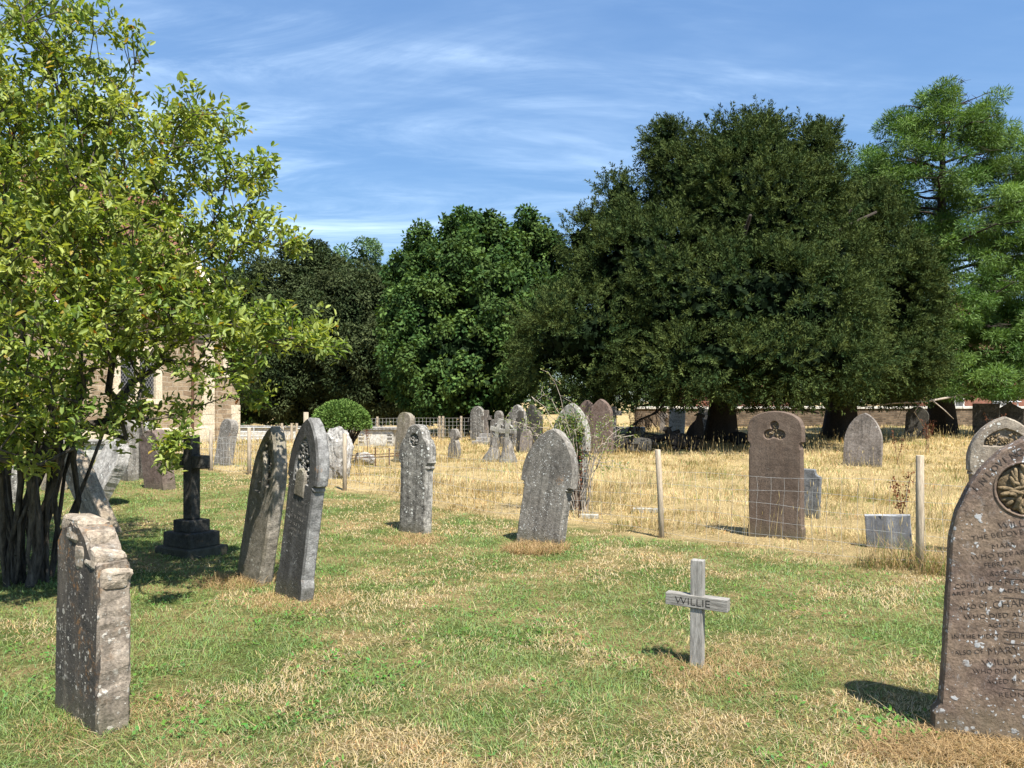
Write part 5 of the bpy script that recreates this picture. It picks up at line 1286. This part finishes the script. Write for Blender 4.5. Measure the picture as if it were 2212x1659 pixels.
lobR = [lob(2025, 225, 36, 34, 50, 1.2), lob(2015, 290, 36, 60, 60, 1.8), lob(1955, 320, 36, 62, 70, 1.8), lob(2075, 340, 36, 90, 95, 2.2), lob(2125, 285, 36.5, 40, 62, 1.4), lob(1925, 390, 36, 62, 70, 1.8), lob(2170, 390, 36, 62, 95, 2.0), lob(1868, 345, 36, 44, 28, 1.0), lob(1900, 430, 36, 50, 50, 1.5), lob(2010, 410, 36, 110, 90, 2.6), lob(2090, 460, 36, 120, 90, 3.0), lob(1980, 500, 36.5, 85, 80, 2.4), lob(2195, 500, 36, 80, 100, 2.4), lob(2110, 570, 35, 125, 90, 3.2), lob(2205, 640, 36, 95, 100, 2.8), lob(2060, 660, 34.5, 95, 70, 2.6), lob(2170, 750, 35, 115, 85, 3.2), lob(2060, 760, 34, 90, 60, 2.4), lob(2110, 825, 33.5, 135, 42, 2.8), lob(1990, 800, 33, 90, 50, 2.0), lob(2250, 560, 37, 80, 250, 3.0)]
lumpy_crown(tRw, rel(lobR), 950, 0.50, 330, 0.21, 0.038, ((0.045, 0.098, 0.018), (0.120, 0.190, 0.045)), FEATHER, 56, droop=0.1, out=0.8, zmin=1.9, inner=0, flatten=0.65, shell=0.84, rag=0.17, ball=(-0.7, 0.1))
# dead boughs low on the redwood
bm = bmesh.new(); d = 30.0; P = lambda u, v, dd=30.0: tuple(np.array([X(u, dd), dd, Z(v, dd)]) - loc)
tube(bm, [P(2090, 852, 34), P(2030, 862, 31), P(2000, 868), P(1930, 871), P(1850, 880)], [0.05, 0.045, 0.04, 0.03, 0.015], 6)
tube(bm, [P(2010, 862), P(2040, 886), P(2060, 905)], [0.03, 0.02, 0.012], 5); tube(bm, [P(1990, 868), P(1975, 890), P(1998, 925)], [0.025, 0.02, 0.012], 5); tube(bm, [P(1955, 870), P(1940, 905)], [0.018, 0.01], 5)
bm_obj('dead_boughs', bm, DEADWOOD, tRw, True)
# bare tree trunk group under it
bm = bmesh.new()
# clipped topiary
dT = 19.3; loc = np.array([X(737, dT), dT, 0])
tT = thing('topiary_bush', 'neatly clipped green mushroom-shaped topiary bush', 'bush', tuple(loc))
rel1 = [((np.array((X(737, dT), dT, Z(906, dT))) - loc), (0.66, 0.66, 0.40))]
rt = np.random.default_rng(9); n = 15000; dd = sphere_dirs(n, rt); dd[:, 2] = np.abs(dd[:, 2]) * 1.0 - 0.12 * (rt.random(n) < 0.35); dd = unit(dd)
bump = 1 + 0.05 * np.sin(dd[:, 0] * 9) * np.cos(dd[:, 1] * 8 + dd[:, 2] * 6)
zc_ = Z(920, dT)
pos = np.stack([dd[:, 0] * 0.70 * bump, dd[:, 1] * 0.70 * bump, zc_ + dd[:, 2] * 0.60 * bump], -1) * 1.0 - dd * (0.16 * rt.random(n) - 0.03)[:, None]
pos[:, 2] = np.maximum(pos[:, 2], zc_ - 0.08)
t_ = rt.random(n)[:, None]; col = np.array([0.075, 0.14, 0.03]) * (1 - t_) + np.array([0.135, 0.20, 0.05]) * t_
leaves(pos, dd * 0.9 + rt.normal(0, 0.5, (n, 3)), rt.normal(0, 1, (n, 3)) + dd, 0.075, 0.035, col, 'foliage', NEEDLE, tT)
segs = []
for k in range(60):
    a = rt.uniform(0, 6.283); r_ = rt.uniform(0.1, 0.62); p0 = np.array([math.cos(a) * 0.10, math.sin(a) * 0.10, 0]); p1 = np.array([math.cos(a) * r_, math.sin(a) * r_, zc_ + 0.05])
    m = p0 * 0.6 + p1 * 0.4 + np.array([0, 0, 0.12]); segs += [(p0, m, 0.03, 0.022), (m, p1, 0.022, 0.01)]
skeleton_mesh('stems', segs, BARK, tT, 5)

# ------------------------------------------------------------------ left shrub
dS = 6.75; rs_ = np.random.default_rng(17); baseS = np.array([X(75, dS), dS, 0.0])
tS = thing('magnolia_shrub', 'big yellow-green leafy shrub with many dark stems at the left', 'shrub', tuple(baseS))
def lobS(u, v, d, ru, rv, rd): c, r = lob(u, v, d, ru, rv, rd); return (np.array(c) - baseS, np.array(r))
lobs = [lobS(60, 130, 6.3, 190, 130, 0.9), lobS(180, 90, 6.1, 115, 75, 0.6), lobS(60, 330, 6.0, 240, 190, 1.2), lobS(330, 260, 6.3, 150, 75, 0.7), lobS(440, 250, 6.3, 75, 50, 0.45), lobS(420, 360, 6.4, 165, 65, 0.7), lobS(540, 355, 6.4, 62, 30, 0.35), lobS(250, 480, 6.2, 230, 115, 1.1), lobS(480, 490, 6.3, 150, 60, 0.6), lobS(600, 515, 6.3, 62, 30, 0.35), lobS(90, 560, 5.8, 210, 130, 0.9), lobS(370, 610, 6.3, 160, 75, 0.8), lobS(480, 700, 6.2, 130, 60, 0.6), lobS(610, 715, 6.2, 120, 52, 0.5), lobS(680, 740, 6.2, 62, 28, 0.3), lobS(110, 740, 5.6, 165, 95, 0.7), lobS(60, 850, 5.7, 110, 65, 0.5), lobS(330, 760, 6.3, 150, 60, 0.7), lobS(-150, 400, 6.6, 220, 350, 1.4), lobS(-250, 650, 6.7, 200, 250, 1.2), lobS(50, 500, 7.8, 330, 300, 1.0), lobS(430, 810, 6.0, 120, 40, 0.45), lobS(385, 945, 5.6, 26, 16, 0.15), lobS(375, 985, 5.6, 34, 10, 0.15), lobS(30, 930, 5.7, 100, 60, 0.5), lobS(150, 900, 5.6, 90, 50, 0.4), lobS(205, 930, 6.0, 80, 40, 0.4), lobS(-60, 980, 5.9, 90, 50, 0.5), lobS(40, 1000, 5.7, 55, 25, 0.3), lobS(250, 870, 6.1, 120, 40, 0.5), lobS(360, 870, 6.1, 90, 45, 0.5), lobS(560, 860, 6.4, 30, 16, 0.2), lobS(560, 790, 6.4, 70, 30, 0.35), lobS(300, 660, 6.0, 190, 95, 0.8)]
vol = np.array([(r[0] * r[1] * r[2]) ** 0.72 for c, r in lobs]); nT = 2500
pts = []; outd = []
for (c, r), q in zip(lobs, vol / vol.sum()):
    m = max(5, int(nT * q * (0.5 if c[2] < 2.05 and c[0] > 0.9 else (0.8 if c[2] > 2.6 else 1.0)))); dd = sphere_dirs(m, rs_); rad = 0.35 + 0.67 * rs_.random(m) ** 0.55
    pts.append(c + dd * r * rad[:, None]); outd.append(dd)
pts = np.concatenate(pts); outd = np.concatenate(outd)
k = (pts[:, 2] > 0.75); pts, outd = pts[k], outd[k]
# stems
nodes = [np.array([0, 0, -0.05])]; par = [0]; stems = []
for i in range(34):
    a = rs_.uniform(0, 6.283); b0 = np.array([math.cos(a), math.sin(a), 0]) * rs_.uniform(0.05, 0.31); b0[0] -= 0.05
    prev = 0; p = b0.copy(); nodes.append(p.copy()); par.append(prev); prev = len(nodes) - 1
    dr = np.array([math.cos(a) * rs_.uniform(0.0, 0.22), math.sin(a) * rs_.uniform(0.0, 0.2), 1.0])
    for j in range(6):
        p = p + unit(dr[None])[0] * 0.33 + rs_.normal(0, 0.035, 3); dr = dr + rs_.normal(0, 0.11, 3); dr[2] = abs(dr[2])
        nodes.append(p.copy()); par.append(prev); prev = len(nodes) - 1
segs, _ = grow(pts, nodes, par, rs_, wig=0.10, rtip=0.0028, pw=2.25, rmax=0.065, rmin=0.022)
segs = [s for s in segs if not (s[0][2] < -0.02)]
skeleton_mesh('stems', segs, BARKP, tS, 6)
per = 30; idx = np.repeat(np.arange(len(pts)), per); n = len(idx)
tw = unit(outd * 0.8 + np.array([0.15, -0.1, 0.35]) + rs_.normal(0, 0.35, outd.shape))
alongt = rs_.uniform(-0.16, 0.09, n)[:, None]
pos = pts[idx] + tw[idx] * alongt + rs_.normal(0, 0.03, (n, 3))
perp = unit(np.cross(tw[idx], rs_.normal(0, 1, (n, 3))))
dirn = tw[idx] * rs_.uniform(0.15, 0.9, n)[:, None] + perp * 0.8 + np.array([0, 0, 0.15])
nrm = np.array([0, 0, 1.0]) + rs_.normal(0, 0.55, (n, 3))
age = rs_.random(len(pts))[idx]; t_ = np.clip(age + rs_.normal(0, 0.25, n), 0, 1)[:, None]
col = (np.array([0.125, 0.195, 0.038]) * (1 - t_) + np.array([0.315, 0.355, 0.090]) * t_) * rs_.uniform(0.75, 1.2, n)[:, None]
yl = rs_.random(n) < 0.015; col[yl] = np.array([0.33, 0.24, 0.05]); bl = rs_.random(n) < 0.0025; col[bl] = np.array([0.30, 0.11, 0.03])
Ll = rs_.uniform(0.045, 0.082, n)
leaves6(pos, dirn, nrm, Ll, Ll * rs_.uniform(0.34, 0.46, n), col, 'leaves', LEAF, tS, 0.12)

# ------------------------------------------------------------------ briar round the ivy stone, and ivy
tBr = thing('briar_bush', 'thorny wild rose briar with pale arching stems around the ivy covered stone', 'bush', (X(1240, 11.2), 11.2, 0))
rb = np.random.default_rng(23); segs = []; lp = []
dB_ = 11.0; locb = np.array([X(1240, 11.2), 11.2, 0]); P = lambda u, v, d=11.0: np.array([X(u, d), d, Z(v, d)]) - locb
tar = [(1185, 800), (1155, 885), (1095, 905), (1120, 920), (1150, 860), (1170, 840), (1215, 905), (1235, 880), (1310, 895), (1350, 925), (1330, 960), (1345, 1010), (1300, 1000), (1320, 905), (1290, 940), (1270, 900), (1180, 930), (1200, 940), (1140, 910), (1360, 940), (1240, 930), (1225, 960)]
for (u, v) in tar:
    d_ = 11.0 + rb.uniform(-0.5, 0.3); b0 = P(rb.uniform(1236, 1272), 1090, 11.0) ; b0[2] = 0; tp = P(u, v, d_)
    prev = b0; K = 9
    for j in range(1, K + 1):
        s = j / K; q = b0 * (1 - s) + tp * s + np.array([0, 0, 0.45 * math.sin(s * 3.14) * 0.8]) + rb.normal(0, 0.015, 3)
        segs.append((prev, q, 0.008 * (1 - 0.6 * s), 0.008 * (1 - 0.6 * s) - 0.0006))
        if s > 0.45:
            for _ in range(2):
                c = q + rb.normal(0, 0.07, 3); segs.append((q, c, 0.003, 0.002)); lp.append(c)
        prev = q
    lp.append(prev)
skeleton_mesh('stems', segs, DEADWOOD, tBr, 4)
lp = np.array(lp); idx = np.repeat(np.arange(len(lp)), 5); n = len(idx); pos = lp[idx] + rb.normal(0, 0.03, (n, 3))
col = np.stack([rb.uniform(0.10, 0.20, n), rb.uniform(0.15, 0.23, n), rb.uniform(0.04, 0.07, n)], -1)
leaves(pos, rb.normal(0, 1, (n, 3)), rb.normal(0, 0.5, (n, 3)) + np.array([0, 0, 1.0]), 0.038, 0.022, col, 'leaves', LEAF, tBr)
# ivy on F face
tIv = thing('ivy_clump', 'green ivy clump clinging to the face of the tall pale stone', 'ivy', (0, 0, 0))
n = 950; px = rb.normal(0.03, 0.12, n); pz = 1.08 + rb.normal(0, 0.17, n); k = (np.abs(px) < 0.26) & (pz < 1.45); px, pz = px[k], pz[k]; n = len(px)
F_ = bpy.data.objects[tF.name]; bpy.context.view_layer.update(); MW = F_.matrix_world
pl = np.array([MW @ Vector((a, -0.085 - abs(rb.normal(0, 0.03)), c)) for a, c in zip(px, pz)])
col = np.stack([rb.uniform(0.07, 0.17, n), rb.uniform(0.12, 0.21, n), rb.uniform(0.03, 0.05, n)], -1)
leaves(pl, rb.normal(0, 1, (n, 3)), rb.normal(0, 0.6, (n, 3)) + np.array([-0.3, -0.6, 0.6]), 0.045, 0.034, col, 'leaves', LEAF, tIv)
segs = []
for k in range(16):
    a = MW @ Vector((rb.uniform(0.1, 0.36), -0.09, 0.0)); prev = np.array(a)
    for j in range(1, 7): 
        q = np.array(MW @ Vector((rb.uniform(-0.05, 0.30) * (1 - j / 9) + 0.06, -0.09, j * 0.19))); segs.append((prev, q, 0.009, 0.007)); prev = q
skeleton_mesh('stems', segs, BARKP, tIv, 4)

# ------------------------------------------------------------------ dock plants (rusty seed heads)
def dock(u, v, d, h, lab, n=1):
    x = X(u, d); t = thing('dock_plant', lab, 'plant', (x, d, float(gz(x, d))), group=None)
    segs = []; P_ = []
    for k in range(n):
        a = rb.uniform(0, 6.28); ln = rb.uniform(0.05, 0.25); b = np.array([rb.normal(0, 0.05), rb.normal(0, 0.05), 0]); tp = b + np.array([math.cos(a) * ln * h, math.sin(a) * ln * h, h * rb.uniform(0.75, 1.05)])
        segs.append((b, tp, 0.006, 0.004))
        for s in np.linspace(0.45, 1.0, 40): P_.append(b + (tp - b) * s + rb.normal(0, 0.014 + 0.012 * (1 - abs(s - .7)), 3))
    skeleton_mesh('stem', segs, RUST, t, 4); P_ = np.array(P_); m = len(P_)
    col = np.array([0.17, 0.062, 0.03]) * rb.uniform(0.5, 1.4, m)[:, None]
    leaves(P_, rb.normal(0, 1, (m, 3)), rb.normal(0, 1, (m, 3)), 0.035, 0.028, col, 'seed_head', GRASS, t)
for (u, v, d, h, lab, n) in ((1952, 0, 9.6, 0.72, 'rust brown dock just left of the right fence post', 3), (2003, 0, 24.0, 1.0, 'tall rust brown dock clump before the redwood trunk', 7), (1940, 0, 19.0, 0.85, 'single leaning rust dock right of the squat pointed stone', 2), (2150, 0, 22.0, 1.25, 'rust dock clump showing above the lichen spotted gothic stone', 8), (2105, 0, 12.0, 0.85, 'dark red dock touching the left edge of the lichen spotted stone', 1), (1372, 0, 30.0, 1.25, 'reddish dock thicket in sun left of the white marble headstone', 16), (1400, 0, 33.0, 1.0, 'smaller reddish dock thicket by the far brick wall', 10), (797, 0, 24.0, 1.1, 'thin reddish dock in front of the white chest tomb', 3), (1248, 0, 10.6, 1.15, 'bright rusty dock stem leaning against the ivy covered stone', 3), (714, 0, 21.0, 0.9, 'reddish dock beside the stems of the clipped bush', 3)):
    dock(u, v, d, h, lab, n)
# straw and tufts at the feet of stones
tuft('straw_mound', 'mound of dead grass at the foot of the speckled gothic stone', 1160, 1178, 0.34, 5200, (0.05, 0.20), 0.93, (0.5, 1.5), 8.45)
tuft('straw_pile', 'raked straw pile at the foot of the large inscribed stone', 2140, 1640, 0.60, 14000, (0.05, 0.14), 0.98, (0.7, 1.6), 3.46, 0.30)
tuft('tall_tuft', 'tall dry tuft growing against the right fence post', 1945, 1225, 0.42, 650, (0.10, 0.42), 0.7, (0.1, 0.8), 7.25, 0.5)
tuft('tall_tuft', 'dry tuft growing against the edge of the large inscribed stone', 2050, 1240, 0.3, 420, (0.12, 0.40), 0.7, (0.1, 0.8), 6.9, 0.5)
tuft('green_tuft', 'green weeds at the foot of the rough broken stone', 135, 1570, 0.22, 900, (0.03, 0.09), 0.1, (0.2, 1.2), 3.72)
tuft('straw_ring', 'dead grass ring round the dark grey leaning stone', 650, 1290, 0.42, 3500, (0.03, 0.10), 0.92, (0.6, 1.4), 6.15)
tuft('straw_ring', 'dead grass round the olive-brown leaning stone', 520, 1245, 0.35, 2600, (0.04, 0.16), 0.9, (0.4, 1.3), 6.9)
tuft('straw_ring', 'dead grass round the rough broken stone', 250, 1590, 0.40, 3600, (0.03, 0.09), 0.92, (0.6, 1.4), 3.75)
tuft('straw_ring', 'dead grass round the foot of the WILLIE cross', 1540, 1450, 0.38, 4200, (0.03, 0.11), 0.9, (0.4, 1.4), 4.5)
tuft('straw_ring', 'dead grass round the pale lobed stone', 897, 1155, 0.38, 2600, (0.03, 0.11), 0.9, (0.5, 1.4), 9.2)

# ------------------------------------------------------------------ sheep resting under the yew
def sheep(label, u, d, head, body, legs, mat, rz=0.0, ears=None):
    me = bpy.data.meshes.new('sheep'); bm = bmesh.new(); ly = bm.verts.layers.skin.verify()
    def V_(p, r): 
        v = bm.verts.new(p); v[ly].radius = r if isinstance(r, tuple) else (r, r); return v
    bv = [V_(p, r) for p, r in body]; bv[0][ly].use_root = True
    for a, b in zip(bv[:-1], bv[1:]): bm.edges.new((a, b))
    prev = bv[-1]
    hv = []
    for p, r in head: v = V_(p, r); bm.edges.new((prev, v)); prev = v; hv.append(v)
    for lg in legs:
        pv = bv[0] if lg[0] == 'h' else bv[-1]
        for p, r in lg[1:]: v = V_(p, r); bm.edges.new((pv, v)); pv = v
    for er in (ears or ()):
        pv = hv[er[0]]
        for p, r in er[1:]: v = V_(p, r); bm.edges.new((pv, v)); pv = v
    bm.to_mesh(me); bm.free(); me.materials.append(mat)
    o = link('sheep', me); tag(o, label, 'sheep', 'sheep resting under the yew')
    md = o.modifiers.new('skin', 'SKIN'); md.use_smooth_shade = True; sb = o.modifiers.new('sub', 'SUBSURF'); sb.levels = 2; sb.render_levels = 2
    x = X(u, d); o.location = (x, d, float(gz(x, d))); o.rotation_euler = (0, 0, rz); return o
# standing, seen from the front, head turned to the picture's right
sheep('dark sheep standing beneath the yew with its head turned to the right', 1505, 25.0,
      [((0.0, -0.32, 0.92), 0.13), ((0.0, -0.36, 1.10), 0.10), ((0.03, -0.37, 1.22), 0.085), ((0.10, -0.38, 1.14), 0.065), ((0.16, -0.38, 1.07), 0.045)],
      [((0, 0.55, 0.62), 0.23), ((0, 0.15, 0.60), 0.27), ((0, -0.22, 0.66), 0.22)],
      [('h', (( -0.13, 0.58, 0.42), 0.09), ((-0.13, 0.62, 0.22), 0.045), ((-0.13, 0.58, 0.0), 0.04)), ('h', ((0.13, 0.58, 0.42), 0.09), ((0.13, 0.62, 0.22), 0.045), ((0.13, 0.58, 0.0), 0.04)),
       ('f', ((-0.12, -0.25, 0.40), 0.07), ((-0.12, -0.25, 0.2), 0.045), ((-0.12, -0.25, 0.0), 0.04)), ('f', ((0.12, -0.25, 0.40), 0.07), ((0.12, -0.25, 0.2), 0.045), ((0.12, -0.25, 0.0), 0.04))],
      FLEECE, 0.0, [(2, ((-0.08, -0.35, 1.16), 0.035), ((-0.17, -0.34, 1.13), 0.022))])
# lying, facing left, ear pointing right
sheep('dark sheep lying left of the trunk with its head raised', 1470, 24.2,
      [((-0.42, -0.05, 0.52), 0.11), ((-0.47, -0.06, 0.70), 0.08), ((-0.53, -0.08, 0.74), 0.07), ((-0.61, -0.10, 0.64), 0.045)],
      [((0.45, 0.1, 0.28), 0.22), ((0.1, 0.05, 0.32), 0.28), ((-0.28, 0, 0.34), 0.22)],
      [('h', ((0.35, -0.22, 0.12), 0.09), ((0.1, -0.28, 0.07), 0.05)), ('f', ((-0.35, -0.2, 0.12), 0.08), ((-0.12, -0.28, 0.06), 0.05))],
      FLEECE, R(12), [(1, ((-0.38, -0.05, 0.75), 0.03), ((-0.28, -0.03, 0.78), 0.018))])
lying = lambda s: ([((-0.42 * s, 0, 0.34), 0.11), ((-0.52 * s, -0.05, 0.30), 0.08), ((-0.62 * s, -0.1, 0.22), 0.05)], [((0.36 * s, 0, 0.22), 0.20), ((0.05 * s, 0, 0.26), 0.25), ((-0.28 * s, 0, 0.25), 0.20)],
                   [('h', ((0.35 * s, -0.22, 0.1), 0.08), ((0.1 * s, -0.28, 0.06), 0.05)), ('f', ((-0.3 * s, -0.2, 0.1), 0.07), ((-0.1 * s, -0.28, 0.06), 0.05))])
for lab, u, d, s, m, rz in (('grey-backed sheep lying in the shade behind the tall fence post', 1378, 23.4, -1, FLEECEG, 0.4), ('dark sheep lying beside the tall brown pointed stone', 1346, 23.8, 1, FLEECE, -0.3), ('black sheep lying against the right side of the yew trunk', 1600, 27.0, 1, FLEECE, 0.1)):
    h_, b_, l_ = lying(s); sheep(lab, u, d, h_, b_, l_, m, rz, [(1, ((-0.44 * s, -0.15, 0.36), 0.03), ((-0.42 * s, -0.22, 0.36), 0.02))])
# fallen log with forked branch
tLg = thing('fallen_log', 'dark fallen log with a forked branch lying under the yew', 'log', (0, 0, 0))
d = 25.0; P = lambda u, v: (X(u, d), d, Z(v, d))
bm = bmesh.new(); tube(bm, [P(1368, 955), P(1400, 952), P(1440, 944), P(1468, 930)], [0.16, 0.14, 0.10, 0.06], 8); bm_obj('log', bm, BARK, tLg, True)
bm = bmesh.new(); tube(bm, [P(1432, 946), P(1418, 940), P(1397, 936)], [0.04, 0.035, 0.025], 6); tube(bm, [P(1425, 943), P(1440, 938), P(1455, 934)], [0.045, 0.04, 0.03], 6); tube(bm, [P(1372, 952), P(1385, 944), P(1396, 935)], [0.05, 0.04, 0.03], 6); bm_obj('forked_branch', bm, BARK, tLg, True)

for o in bpy.data.objects:
    if o.parent is None and o.get('category') in ('headstone', 'grave cross') and 'group' not in o: o['group'] = 'old stones of the churchyard' if o['category'] == 'headstone' else 'grave crosses in the churchyard'
    if o.parent is None and o.name.startswith('dock_plant'): o['group'] = 'rusty dock plants in the dry grass'
    if o.parent is None and o.name.startswith('yew_tree'): o['group'] = 'churchyard yews'
